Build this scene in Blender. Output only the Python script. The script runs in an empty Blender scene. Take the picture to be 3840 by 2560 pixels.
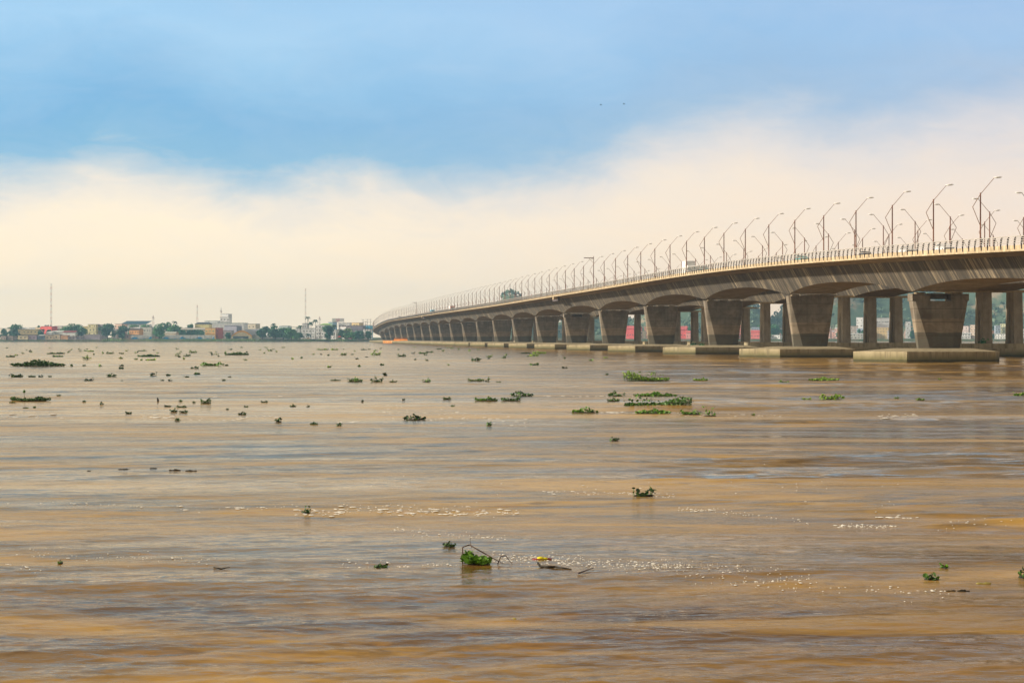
import bpy, math, random
import numpy as np
from mathutils import Vector, Matrix
random.seed(7)
R = math.radians
SC = bpy.context.scene
COL = SC.collection
F = 7000.0; HY = 1269.0; CH = 4.0          # focal length in photo pixels, horizon row, camera height
PHI = math.atan(890/F); CP, SP = math.cos(PHI), math.sin(PHI)
XV = 1030.0

def at(px, Y, z=0.0):                        # photo column at distance Y -> world point
    return Vector(((px-1920)/F*Y, Y, z))
def zat(py, Y): return CH+(HY-py)/F*Y
def BW(D, t, z=0.0): return Vector((D*CP-t*SP, D*SP+t*CP, z))   # bridge frame -> world
def t_of(px, D):
    Y = F*D/((px-XV)*CP); return (Y-D*SP)/CP

# ------------------------------------------------------------------ nodes
class NT:
    def __init__(s, name):
        s.m = bpy.data.materials.new(name); s.m.use_nodes = True
        s.t = s.m.node_tree; s.p = s.t.nodes['Principled BSDF']
        s.out = s.t.nodes['Material Output']
    def n(s, ty, **kw):
        nd = s.t.nodes.new(ty)
        for k, v in kw.items():
            if k.startswith('i_'):
                nd.inputs[k[2:].replace('_', ' ')].default_value = v
            else: setattr(nd, k, v)
        return nd
    def l(s, a, b): s.t.links.new(a, b)
    def coord(s, scale=(1, 1, 1), kind='Object'):
        c = s.n('ShaderNodeTexCoord'); mp = s.n('ShaderNodeMapping'); mp.inputs['Scale'].default_value = scale
        s.l(c.outputs[kind], mp.inputs['Vector']); return mp.outputs[0]
    def noise(s, vec, scale=1, detail=4, rough=.55, dist=0):
        nd = s.n('ShaderNodeTexNoise'); nd.inputs['Scale'].default_value = scale; nd.inputs['Detail'].default_value = detail
        nd.inputs['Roughness'].default_value = rough; nd.inputs['Distortion'].default_value = dist
        s.l(vec, nd.inputs['Vector']); return nd.outputs['Fac']
    def ramp(s, fac, pts, interp='LINEAR'):
        r = s.n('ShaderNodeValToRGB'); r.color_ramp.interpolation = interp
        e = r.color_ramp.elements
        while len(e) < len(pts): e.new(.5)
        for i, (p, c) in enumerate(pts):
            e[i].position = p; e[i].color = (c, c, c, 1) if isinstance(c, (int, float)) else (*c, 1)
        s.l(fac, r.inputs[0]); return r.outputs[0]
    def mix(s, fac, a, b, mode='MIX'):
        m = s.n('ShaderNodeMix', data_type='RGBA', blend_type=mode)
        for sock, v in ((m.inputs['Factor'], fac), (m.inputs[6], a), (m.inputs[7], b)):
            if isinstance(v, bpy.types.NodeSocket): s.l(v, sock)
            elif isinstance(v, (int, float)): sock.default_value = v
            else: sock.default_value = (*v, 1)
        return m.outputs[2]
    def math(s, op, a, b=None, c=None, clamp=False):
        m = s.n('ShaderNodeMath', operation=op); m.use_clamp = clamp
        for i, v in enumerate((a, b, c)):
            if v is None: continue
            if isinstance(v, bpy.types.NodeSocket): s.l(v, m.inputs[i])
            else: m.inputs[i].default_value = v
        return m.outputs[0]
    def bump(s, h, strength=.3, dist=.1):
        b = s.n('ShaderNodeBump'); b.inputs['Strength'].default_value = strength; b.inputs['Distance'].default_value = dist
        s.l(h, b.inputs['Height']); s.l(b.outputs[0], s.p.inputs['Normal'])
    def set(s, rough=.8, spec=.3, metal=0):
        s.p.inputs['Roughness'].default_value = rough; s.p.inputs['Specular IOR Level'].default_value = spec
        s.p.inputs['Metallic'].default_value = metal; return s.m

def plain(name, col, rough=.7, var=.25, scale=.4, metal=0):
    m = NT(name); v = m.coord()
    f = m.noise(v, scale, 5)
    d = tuple(c*(1-var) for c in col); u = tuple(min(1, c*(1+var*.6)) for c in col)
    m.l(m.ramp(f, [(.3, d), (.7, u)]), m.p.inputs['Base Color'])
    return m.set(rough, .3, metal)
_pc = {}
def paint(col, rough=.75):
    k = (tuple(col), rough)
    if k not in _pc: _pc[k] = plain('paint_%d' % len(_pc), col, rough, .3, .35)
    return _pc[k]

def mat_web():                                # formwork streaks run down the sloping web
    m = NT('web_concrete')
    v = m.coord((.02, .9, .02)); v2 = m.coord((.01, .10, .0)); v3 = m.coord((.012, 1.35, .05)); v4 = m.coord((.3, 1, .3))
    a = m.noise(v, .9, 5, .6); b = m.noise(v2, 1, 3); c = m.noise(v3, 1, 3, .7); g = m.noise(v4, .6, 6, .65)
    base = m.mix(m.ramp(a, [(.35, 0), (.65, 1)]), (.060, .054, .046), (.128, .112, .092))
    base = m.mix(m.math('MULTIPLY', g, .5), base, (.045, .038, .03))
    st = m.math('MULTIPLY', m.ramp(c, [(.50, 0), (.60, 1)]), m.ramp(b, [(.42, .12), (.60, 1)]))
    st = m.math('MULTIPLY', st, m.ramp(g, [(.40, .12), (.56, 1)]))
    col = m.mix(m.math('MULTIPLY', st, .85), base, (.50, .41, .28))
    sy = m.n('ShaderNodeSeparateXYZ'); m.l(m.coord(), sy.inputs[0])
    jf = m.math('FRACT', m.math('MULTIPLY', sy.outputs['Y'], 1/3.96)); col = m.mix(m.math('MULTIPLY', m.math('LESS_THAN', jf, .03), .6), col, (.03, .025, .02))
    fz = m.noise(m.coord((.02, 4.5, .03)), 1, 3, .6); col = m.mix(m.math('MULTIPLY', m.ramp(fz, [(.55, 0), (.62, 1)]), .35), col, (.03, .026, .02))
    m.l(col, m.p.inputs['Base Color']); m.bump(c, .25, .05); return m.set(.85, .2)
def mat_concrete(name, dark, light, band=None, algae=False, scale=.35):
    m = NT(name); v = m.coord(); vs = m.coord((.9, .9, .12)); vb = m.coord((.35, .35, .8))
    a = m.noise(v, scale, 7, .65); s = m.noise(vs, 1.2, 5, .6); pz = m.noise(vb, .5, 2)
    col = m.mix(m.ramp(a, [(.32, 0), (.68, 1)]), dark, light)
    col = m.mix(m.math('MULTIPLY', m.ramp(s, [(.45, 0), (.7, 1)]), .45), col, tuple(c*.55 for c in dark))
    if band:
        geo = m.n('ShaderNodeNewGeometry'); sx = m.n('ShaderNodeSeparateXYZ'); m.l(geo.outputs['Position'], sx.inputs[0])
        w = m.math('ADD', sx.outputs['Z'], m.math('MULTIPLY', pz, .5))
        k = m.math('LESS_THAN', w, band)
        col = m.mix(m.math('MULTIPLY', k, .66), col, (.09, .088, .066))
        # lighter pour lift between the marks
        k2 = m.math('MULTIPLY', m.math('GREATER_THAN', w, band), m.math('LESS_THAN', w, band+2.4))
        col = m.mix(m.math('MULTIPLY', k2, .35), col, (.42, .32, .21))
    if algae:
        geo = m.n('ShaderNodeNewGeometry'); sx = m.n('ShaderNodeSeparateXYZ'); m.l(geo.outputs['Position'], sx.inputs[0])
        w = m.math('ADD', sx.outputs['Z'], m.math('MULTIPLY', s, 1.2))
        mp = m.n('ShaderNodeMapRange', clamp=True); m.l(w, mp.inputs[0])
        mp.inputs[1].default_value = 1.1; mp.inputs[2].default_value = 2.3; mp.inputs[3].default_value = .85; mp.inputs[4].default_value = 0
        col = m.mix(mp.outputs[0], col, (.13, .125, .05))
    geo = m.n('ShaderNodeNewGeometry'); sz = m.n('ShaderNodeSeparateXYZ'); m.l(geo.outputs['Position'], sz.inputs[0])
    if band:
        fz = m.math('FRACT', m.math('MULTIPLY_ADD', sz.outputs['Z'], 1/2.35, .1)); col = m.mix(m.math('MULTIPLY', m.math('LESS_THAN', fz, .045), .55), col, (.05, .042, .03))
        pp = m.noise(m.coord((.6, .6, .9)), .55, 7, .7, .6); col = m.mix(m.math('MULTIPLY', m.ramp(pp, [(.48, 0), (.58, 1)]), .4), col, (.12, .085, .055))
    if algae:
        tl = m.math('LESS_THAN', m.math('ADD', sz.outputs['Z'], m.math('MULTIPLY', s, .35)), .62); col = m.mix(m.math('MULTIPLY', tl, .7), col, (.06, .055, .03))
        dr = m.noise(m.coord((1.2, 1.2, .08)), .9, 5, .7); col = m.mix(m.math('MULTIPLY', m.ramp(dr, [(.52, 0), (.62, 1)]), .45), col, (.13, .11, .065))
    m.l(col, m.p.inputs['Base Color']); m.bump(a, .35, .06); return m.set(.9, .2)

def mat_leaf(name, dark, light, sc=1.0):
    m = NT(name); v = m.coord(kind='Object'); f = m.noise(v, sc, 3)
    oi = m.n('ShaderNodeObjectInfo')
    f2 = m.math('ADD', m.math('MULTIPLY', f, .8), m.math('MULTIPLY', oi.outputs['Random'], .2))
    m.l(m.ramp(f2, [(.35, dark), (.68, light)]), m.p.inputs['Base Color'])
    return m.set(.5, .35)

M = {}
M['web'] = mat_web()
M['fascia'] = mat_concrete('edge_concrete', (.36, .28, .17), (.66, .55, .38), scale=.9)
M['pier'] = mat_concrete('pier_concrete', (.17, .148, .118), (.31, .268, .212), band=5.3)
M['pier2'] = mat_concrete('column_concrete', (.28, .24, .18), (.44, .38, .29))
M['cap'] = mat_concrete('footing_concrete', (.36, .30, .185), (.55, .47, .31), algae=True)
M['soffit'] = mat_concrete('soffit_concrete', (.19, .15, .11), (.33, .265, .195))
M['asphalt'] = plain('asphalt', (.07, .068, .065), .9)
M['rail'] = plain('rail_metal', (.42, .39, .35), .5, .2)
M['post'] = plain('post_metal', (.12, .10, .11), .6, .25)
M['lamp_pole'] = plain('rust_brown_pole', (.24, .10, .06), .65, .35, 1.0)
M['lamp_arm'] = plain('brown_arm', (.30, .18, .12), .6, .2)
M['lamp_head'] = plain('lamp_head_white', (.9, .88, .84), .6, .05)
M['glass'] = plain('dark_glass', (.03, .045, .055), .15, .2)
M['tyre'] = plain('tyre', (.02, .02, .02), .8)
M['foliage'] = mat_leaf('tree_foliage', (.015, .095, .04), (.10, .30, .07), .12)
M['foliage_light'] = mat_leaf('tree_foliage_light', (.10, .17, .03), (.26, .32, .05), .2)
M['palm'] = mat_leaf('palm_frond', (.015, .06, .03), (.045, .11, .045), .3)
M['bark'] = plain('bark', (.10, .075, .055), .9)
M['hya'] = mat_leaf('hyacinth_leaf', (.010, .045, .008), (.17, .36, .03), 11.0)
M['hya_pale'] = mat_leaf('hyacinth_leaf_pale', (.07, .16, .015), (.34, .52, .05), 9.0)
M['hya_dark'] = mat_leaf('hyacinth_leaf_dark', (.010, .03, .006), (.075, .18, .02), 11.0)
M['root'] = plain('wet_roots', (.018, .014, .008), .6)
M['foam'] = plain('foam', (.85, .82, .74), .7, .08, 3)
M['grass'] = mat_leaf('bank_grass', (.05, .14, .03), (.20, .32, .07), .1)

# ------------------------------------------------------------------ mesh helpers
class MB:
    def __init__(s): s.v = []; s.f = []; s.mi = []; s.cur = 0; s.sm = False
    def add(s, vs, fs):
        b = len(s.v); s.v += [tuple(q) for q in vs]; s.f += [tuple(i+b for i in f) for f in fs]; s.mi += [s.cur]*len(fs)
    def box(s, x0, x1, y0, y1, z0, z1):
        s.add([(x0,y0,z0),(x1,y0,z0),(x1,y1,z0),(x0,y1,z0),(x0,y0,z1),(x1,y0,z1),(x1,y1,z1),(x0,y1,z1)],
              [(0,3,2,1),(4,5,6,7),(0,1,5,4),(1,2,6,5),(2,3,7,6),(3,0,4,7)])
    def tube(s, p, q, r0, r1=None, n=6, cap=True):
        r1 = r0 if r1 is None else r1
        p, q = Vector(p), Vector(q); d = (q-p)
        if d.length < 1e-6: return
        d.normalize(); a = d.orthogonal().normalized(); b = d.cross(a)
        vs = []
        for c, r in ((p, r0), (q, r1)):
            for i in range(n):
                an = 2*math.pi*i/n; vs.append(c+(a*math.cos(an)+b*math.sin(an))*r)
        fs = [(i, (i+1) % n, n+(i+1) % n, n+i) for i in range(n)]
        if cap: fs += [tuple(range(n-1, -1, -1)), tuple(range(n, 2*n))]
        s.add(vs, fs)
    def path(s, pts, rs, n=6):
        for i in range(len(pts)-1): s.tube(pts[i], pts[i+1], rs[i], rs[i+1], n)
    def prism(s, poly, axis, a0, a1):         # poly: 2D points; axis: extrusion axis
        n = len(poly)
        def P(u, w, a): return {'x': (a, u, w), 'y': (u, a, w), 'z': (u, w, a)}[axis]
        s.add([P(u, w, a0) for u, w in poly]+[P(u, w, a1) for u, w in poly],
              [tuple(range(n))]+[tuple(range(2*n-1, n-1, -1))]+[(i, i+n, (i+1) % n+n, (i+1) % n) for i in range(n)])
    def loft(s, rings, cap=True, closed=True):
        n = len(rings[0]); vs = [p for r in rings for p in r]; fs = []
        for k in range(len(rings)-1):
            for i in range(n if closed else n-1):
                j = (i+1) % n; fs.append((k*n+i, k*n+j, (k+1)*n+j, (k+1)*n+i))
        if cap: fs += [tuple(range(n-1, -1, -1)), tuple(range((len(rings)-1)*n, len(rings)*n))]
        s.add(vs, fs)
    def ell(s, c, rx, ry, rz, nu=8, nv=5):
        vs = []; fs = []
        for j in range(nv+1):
            th = math.pi*j/nv
            for i in range(nu):
                a = 2*math.pi*i/nu
                vs.append((c[0]+rx*math.sin(th)*math.cos(a), c[1]+ry*math.sin(th)*math.sin(a), c[2]+rz*math.cos(th)))
        for j in range(nv):
            for i in range(nu): fs.append((j*nu+i, (j+1)*nu+i, (j+1)*nu+(i+1) % nu, j*nu+(i+1) % nu))
        s.add(vs, fs)
    def build(s, name, mats, parent=None, smooth=False, loc=None):
        me = bpy.data.meshes.new(name); me.from_pydata(s.v, [], s.f)
        for m in (mats if isinstance(mats, (list, tuple)) else [mats]): me.materials.append(m)
        if any(s.mi): me.polygons.foreach_set('material_index', s.mi)
        import bmesh
        bm = bmesh.new(); bm.from_mesh(me); bmesh.ops.recalc_face_normals(bm, faces=bm.faces); bm.to_mesh(me); bm.free()
        if smooth: me.polygons.foreach_set('use_smooth', [True]*len(me.polygons))
        me.update(); o = bpy.data.objects.new(name, me); COL.objects.link(o)
        if parent: o.parent = parent
        if loc is not None: o.location = loc
        return o
def raw(s, name, mats, parent=None, loc=None, smooth=False):    # as build, without recomputing normals
    me = bpy.data.meshes.new(name); me.from_pydata(s.v, [], s.f)
    for m in (mats if isinstance(mats, (list, tuple)) else [mats]): me.materials.append(m)
    if any(s.mi): me.polygons.foreach_set('material_index', s.mi)
    if smooth: me.polygons.foreach_set('use_smooth', [True]*len(me.polygons))
    o = bpy.data.objects.new(name, me); COL.objects.link(o)
    if parent: o.parent = parent
    if loc is not None: o.location = loc
    return o
def tag(o, label=None, cat=None, group=None, kind=None):
    if label: o['label'] = label
    if cat: o['category'] = cat
    if group: o['group'] = group
    if kind: o['kind'] = kind
    return o
def empty(name, loc=(0, 0, 0), rz=0):
    o = bpy.data.objects.new(name, None); COL.objects.link(o); o.location = loc; o.rotation_euler = (0, 0, rz); o.empty_display_size = .5; return o
def copy_thing(o, loc, rz=None):
    c = o.copy(); COL.objects.link(c); c.location = loc
    if rz is not None: c.rotation_euler = (0, 0, rz)
    for ch in list(o.children):
        d = ch.copy(); COL.objects.link(d); d.parent = c
    return c
def ordw(i):
    w = ['first','second','third','fourth','fifth','sixth','seventh','eighth','ninth','tenth','eleventh','twelfth','thirteenth','fourteenth','fifteenth','sixteenth','seventeenth','eighteenth','nineteenth','twentieth']
    if i <= 20: return w[i-1]
    t = {2:'twenty',3:'thirty',4:'forty',5:'fifty',6:'sixty',7:'seventy',8:'eighty',9:'ninety'}
    tt = {2:'twentieth',3:'thirtieth',4:'fortieth',5:'fiftieth',6:'sixtieth',7:'seventieth',8:'eightieth',9:'ninetieth'}
    return tt[i//10] if i % 10 == 0 else t[i//10]+'-'+w[i % 10-1]

# ------------------------------------------------------------------ the bridges
DP, SPAN = 110.7, 79.1
SL = SPAN/4
def tn(n): return (n+3.17)*SPAN-DP*math.tan(PHI)
prof = [(3840,887),(3700,893),(3500,905),(3340,919),(2960,952),(2716,980),(2500,1014),(2290,1054),(2080,1091),(1845,1133),(1651,1163),(1520,1185),(1457,1196),(1425,1209),(1396,1228)]
pt = [(t_of(x, 102.6), zat(y, F*102.6/((x-XV)*CP))) for x, y in prof]
pt = [(pt[0][0]-400, pt[0][1]-9)]+pt+[(2150, 10.0), (2400, 5.5)]
_ts = np.arange(-150, 2401, 5.0); _zs = np.interp(_ts, [p[0] for p in pt], [p[1] for p in pt])
for _ in range(6): _zs = np.convolve(np.pad(_zs, 4, mode='edge'), np.ones(9)/9, mode='valid')
def zr(t): return float(np.interp(t, _ts, _zs))          # top rail height
def zd(t): return zr(t)-1.4                               # deck edge height
def off(t): return 0.0 if t < 1930 else (t-1930)**2/(2*1500.0)
T0, T1 = 130.0, 2350.0
def hn(t, d_p, d_m):                                      # girder depth below fascia
    u = (t-tn(0))/SPAN; f = u-math.floor(u); k = 1-abs(2*f-1)**2.3
    return d_p+(d_m-d_p)*k
stations = list(np.arange(T0, 1500, SPAN/24)) + list(np.arange(1500, T1, SPAN/12))
HALF = 13.1
def build_bridge(name, C, dp, dm, label):
    root = empty(name, (0, 0, 0), PHI); tag(root, label, 'bridge')
    def ring(t, pts): return [(C+off(t)+x, t, zd(t)+z) for x, z in pts]
    g = MB(); rs = []
    for t in stations:
        d = hn(t, dp, dm); b = HALF-5.5-d*.50
        rs.append(ring(t, [(-HALF+5.2, -1.15), (-b-.0, -1.15-d+.0), (b, -1.15-d), (HALF-5.2, -1.15), (HALF-5.2, -.93), (-HALF+5.2, -.93)]))
    # material per face: soffit for the bottom strip
    n = 6
    for k in range(len(rs)-1):
        for i in range(n):
            j = (i+1) % n; g.cur = 1 if i == 1 else 0
            g.add([rs[k][i], rs[k][j], rs[k+1][j], rs[k+1][i]], [(0, 1, 2, 3)])
    g.cur = 0; g.add(rs[0], [tuple(range(n))]); g.add(rs[-1], [tuple(range(n))])
    # drip lip along the web foot
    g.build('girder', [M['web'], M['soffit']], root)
    s = MB(); s.loft([ring(t, [(-HALF+.35, -.02), (HALF-.35, -.02), (HALF-.35, -.35), (HALF-4.2, -1.15), (-HALF+4.2, -1.15), (-HALF+.35, -.35)]) for t in stations])
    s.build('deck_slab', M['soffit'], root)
    s = MB(); s.loft([ring(t, [(-HALF+2.2, .0), (HALF-2.2, .0), (HALF-2.2, .02), (-HALF+2.2, .02)]) for t in stations]); s.build('road_surface', M['asphalt'], root)
    for sx in (-1, 1):
        e = MB(); e.loft([ring(t, [(sx*(HALF), .16), (sx*(HALF), -.68), (sx*(HALF-.36), -.68), (sx*(HALF-.36), .16)]) for t in stations]); e.build('edge_beam', M['fascia'], root)
        e = MB(); e.loft([ring(t, [(sx*(HALF-1.9), .22), (sx*(HALF-2.15), .22), (sx*(HALF-2.2), -.02), (sx*(HALF-1.9), -.02)]) for t in stations]); e.build('kerb', M['fascia'], root)
        rl = MB()
        for x, z, r in ((.10, 1.38, .10), (.0, 1.08, .065), (-.1, .78, .065), (-.12, .47, .065)):
            pts = [(C+off(t)+sx*(HALF-x), t, zd(t)+z) for t in stations]
            for a, b in zip(pts[:-1], pts[1:]): rl.tube(a, b, r, r, 4, False)
        ro = rl.build('railing', M['rail'], root)
        def post(mb, t, o):
            X = C+off(t); Z = zd(t); th = .06
            pr = [(.02-.02, -.40), (-.12, -.40), (-.18, .30), (-.16, .62), (.0, 1.02), (.2, 1.40), (.09, 1.40), (-.10, 1.1), (-.02, .5), (.0, .16)]
            pl = [(X+sx*(HALF-u)-o[0], Z+w-o[2]) for u, w in pr]
            mb.prism(pl, 'y', t-th-o[1], t+th-o[1])
        ts = list(np.arange(T0+1, 2300, SL/8))
        if sx == -1 and C < 130:
            vis = [t for t in ts if t > 236][:100]; rest = [t for t in ts if t < vis[0] or t > vis[-1]]
            for t in vis:
                o = (C-HALF, t, zd(t)); mb = MB(); post(mb, t, o); mb.build('railing_post', M['post'], ro, loc=o)
        else: rest = ts
        mb = MB()
        for t in rest: post(mb, t, (0, 0, 0))
        tag(mb.build('railing_post', M['post'], ro), kind='stuff')
    return root
C1, C2 = 115.6, 155.4
b1 = build_bridge('road_bridge', C1, 5.25, 3.1, 'long concrete road bridge over the river, the nearer one, with solid flared piers')
b2 = build_bridge('road_bridge', C2, 4.5, 3.0, 'second concrete road bridge running behind the first, carried on rows of split columns')

# piers of the near bridge: flared wall with chamfered ends, on a stepped footing
def soff(t, dp, dm): return zd(t)-1.15-hn(t, dp, dm)
for n in range(-1, 27):
    t = tn(n)
    if t > T1: break
    X = C1+off(t); zt = soff(t, 5.25, 3.1)-.28; zb = 2.3
    if zt < 3: continue
    p = MB()
    def sec(z, w, e, c, cx):      # w half width, e half end thickness, c half centre thickness, cx half width of centre panel
        return [(X-w, t-e, z), (X-cx, t-c, z), (X+cx, t-c, z), (X+w, t-e, z), (X+w, t+e, z), (X+cx, t+c, z), (X-cx, t+c, z), (X-w, t+e, z)]
    wt, wb = 5.12, 3.75
    k = 1.6
    zl = zt-k
    p.loft([sec(zb, wb, .45, 1.35, 2.0), sec(zl, wt-.18, 1.02, 1.35, 4.5)])
    # head with a central recess
    rec = 1.9 if n % 5 == 1 else 0.0
    if rec:
        p.loft([sec(zl+.002, wt-.18, 1.02, 1.35, 4.5), sec(zl+.35, wt-.14, 1.03, 1.35, 4.55)])
        for s0, s1 in ((-wt, -rec), (rec, wt)):
            p.box(X+s0, X+s1, t-1.30, t+1.30, zl+.352, zt)
        p.box(X-rec, X+rec, t+.3, t+1.2, zl+.7, zt+.1)
    else:
        p.loft([sec(zl+.002, wt-.18, 1.02, 1.35, 4.5), sec(zt, wt, 1.08, 1.35, 4.7)])
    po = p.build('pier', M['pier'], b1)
    for bx in (-3.4, 0, 3.4):
        if rec and bx == 0: continue
        q = MB(); q.box(X+bx-.8, X+bx+.8, t-.7, t+.7, zt+.002, zt+.275); q.build('bearing', M['fascia'], po)
    c = MB()
    hexo = [(-17.3, -6.0), (-10.7, -14.4), (4.6, -14.8), (6.4, -12), (6.4, 10), (-4, 11), (-12.5, 5)]
    hexi = [(-7, -3.2), (-5.5, -4.2), (4.8, -4.2), (5.2, -3.0), (5.2, 3), (-5, 4.4), (-7, 3.6)]
    def hx(pts, z): return [(X+u, t+w, z) for u, w in pts]
    c.loft([hx(hexo, -1.5), hx(hexo, 1.80), hx(hexi, 2.29)])
    c.build('footing', M['cap'], po)
# second bridge: three split columns per pier
for n in range(-1, 26):
    t = tn(n)
    if t > T1: break
    zt = soff(t, 4.5, 3.0)-.12; zb = 2.9
    X = C2+off(t)
    pr = MB(); pr.box(X-13.2, X+13.2, t-3.6, t+3.6, 1.802, zb); po = pr.build('pier', M['cap'], b2)
    f = MB(); f.box(X-15.5, X+15.5, t-7.5, t+7.5, -1.5, 1.8); f.build('footing', M['cap'], po)
    for cx in (-7.5, -.45, 6.6):
        q = MB(); H = zt-zb; a = 2.55; a2 = 2.0
        pf = [(t-a, zb), (t-.75, zb), (t-.28, zb+H*.62), (t-.12, zb+H*.66), (t+.12, zb+H*.66), (t+.28, zb+H*.62), (t+.75, zb), (t+a, zb), (t+a2, zt), (t-a2, zt)]
        # quads so the notch stays clean
        L = [pf[0], pf[1], pf[2], (t-.2, zt), pf[9]]; Rr = [pf[7], pf[6], pf[5], (t+.2, zt), pf[8]]; Mid = [pf[2], pf[3], pf[4], pf[5], (t+.2, zt), (t-.2, zt)]
        for pl in (L, Rr, Mid):
            q.prism([(y, z) for y, z in pl], 'x', X+cx-1.05, X+cx+1.05)
        q.build('column', M['pier2'], po)
    hb = MB(); hb.prism([(X-11.6, zt+.002), (X-9.2, zt-.0), (X+9.2, zt), (X+11.6, zt+.002), (X+8.6, zt+.5), (X-8.6, zt+.5)], 'y', t-2.1, t+2.1); hb.build('pier_head', M['fascia'], po)
# joints where the drop-in spans hang
for px in (2078, 1583):
    t = t_of(px, 103); q = MB()
    q.box(C1-HALF+.05, C1-HALF+1.6, t-1.2, t+1.2, zd(t)-1.7, zd(t)-.70); q.build('joint_block', M['fascia'], b1)
    q = MB(); q.box(C1-HALF+2.0, C1-HALF+2.6, t-.6, t+14, zd(t)-2.1, zd(t)-1.0); q.build('joint_shade_box', M['post'], b1)  # solid dark box, its colour standing in for shade in the joint recess

# ------------------------------------------------------------------ street lamps
def make_lamp():
    r = empty('street_lamp')
    p = MB(); p.tube((0, 0, 0), (0, 0, 8.2), .12, .10, 8); p.box(-.22, .22, -.22, .22, 0, .25); p.build('pole', M['lamp_pole'], r)
    a = MB(); a.path([(0, 0, 3.3), (-1.2, 0, 6.1), (0, 0, 8.0), (2.15, 0, 10.45)], [.05, .05, .05, .04], 6); a.build('arm', M['lamp_arm'], r)
    h = MB(); h.loft([[(2.05, -.1, 10.42), (2.05, .1, 10.42), (2.05, .1, 10.52), (2.05, -.1, 10.52)],
                      [(2.5, -.22, 10.36), (2.5, .22, 10.36), (2.5, .17, 10.60), (2.5, -.17, 10.60)],
                      [(3.0, -.2, 10.40), (3.0, .2, 10.40), (3.0, .16, 10.62), (3.0, -.16, 10.62)],
                      [(3.3, -.06, 10.48), (3.3, .06, 10.48), (3.3, .06, 10.56), (3.3, -.06, 10.56)]]); h.build('lamp_head', M['lamp_head'], r, True)
    return r
proto = make_lamp(); first = True
rows = [('near bridge, near edge', C1-12.5, 0, 92, 40), ('near bridge, far edge', C1+12.4, math.pi, 76, 24), ('rear bridge, near edge', C2-12.8, 0, 58, 18), ('rear bridge, far edge', C2+12.6, math.pi, 40, 10)]
tl0 = 264.0
stuff = MB()
for ri, (rn, D, rot, cnt, nlab) in enumerate(rows):
    for k in range(-2, 92):
        t = tl0+SL*k
        if t > 2080: break
        loc = BW(D+off(t), t, zd(t)+.0)
        px = 1920+F*loc.x/loc.y
        if k+2 >= cnt or (px > 3960 and k < -1 and ri == 0):
            if k+2 >= cnt:
                s = -1 if rot else 1
                def Q(u, z): q = BW(D+off(t)+s*u, t, zd(t)+z); return q
                stuff.tube(Q(0, 0), Q(0, 8.2), .14, .12, 4); stuff.path([Q(0, 3.3), Q(-1.2, 6.1), Q(0, 8), Q(2.15, 10.45)], [.06]*4, 3); stuff.tube(Q(2.1, 10.48), Q(3.2, 10.5), .12, .1, 4)
            continue
        if first: o = proto; o.location = loc; o.rotation_euler = (0, 0, PHI+rot); first = False
        else: o = copy_thing(proto, loc, PHI+rot)
        i = k+3
        colr = 'kinked arm lamp post'
        if i <= nlab: lb = '%s, %s from the right, %s' % (colr, ordw(i), rn.replace(',', "'s"))
        else: lb = 'thin hazy lamp post far off, beyond the %s, %s' % (ordw(nlab), rn.replace(',', "'s"))
        tag(o, lb, 'street lamp', 'street lamps along the '+rn.replace(',', "'s"))
tag(stuff.build('street_lamp', M['lamp_arm']), 'row of tiny remaining lamp posts at the hazy far end of bridges', 'street lamps', kind='stuff')

# cantilever masts
def gantry(px, label):
    t = t_of(px, 103.5); D = 103.5
    r = empty('overhead_mast', BW(D, t, zd(t)), PHI); tag(r, label, 'mast')
    H = zat(960, F*D/((2226-XV)*CP))-zd(t_of(2226, 103.5))
    p = MB(); p.tube((0, 0, 0), (0, 0, H), .14, .09, 8); p.build('pole', M['lamp_pole'], r)
    a = MB(); a.box(-3.2, .1, -.1, .1, H-.75, H-.5); a.path([(0, 0, H-2.3), (-1.6, 0, H-.7)], [.05, .05], 5); a.build('beam', M['lamp_arm'], r)
gantry(2226, 'tall thin mast with horizontal beam pointing left, standing among lamps on the near bridge')
gantry(1562, 'small distant mast with horizontal beam above the far hazy lamps')

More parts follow.
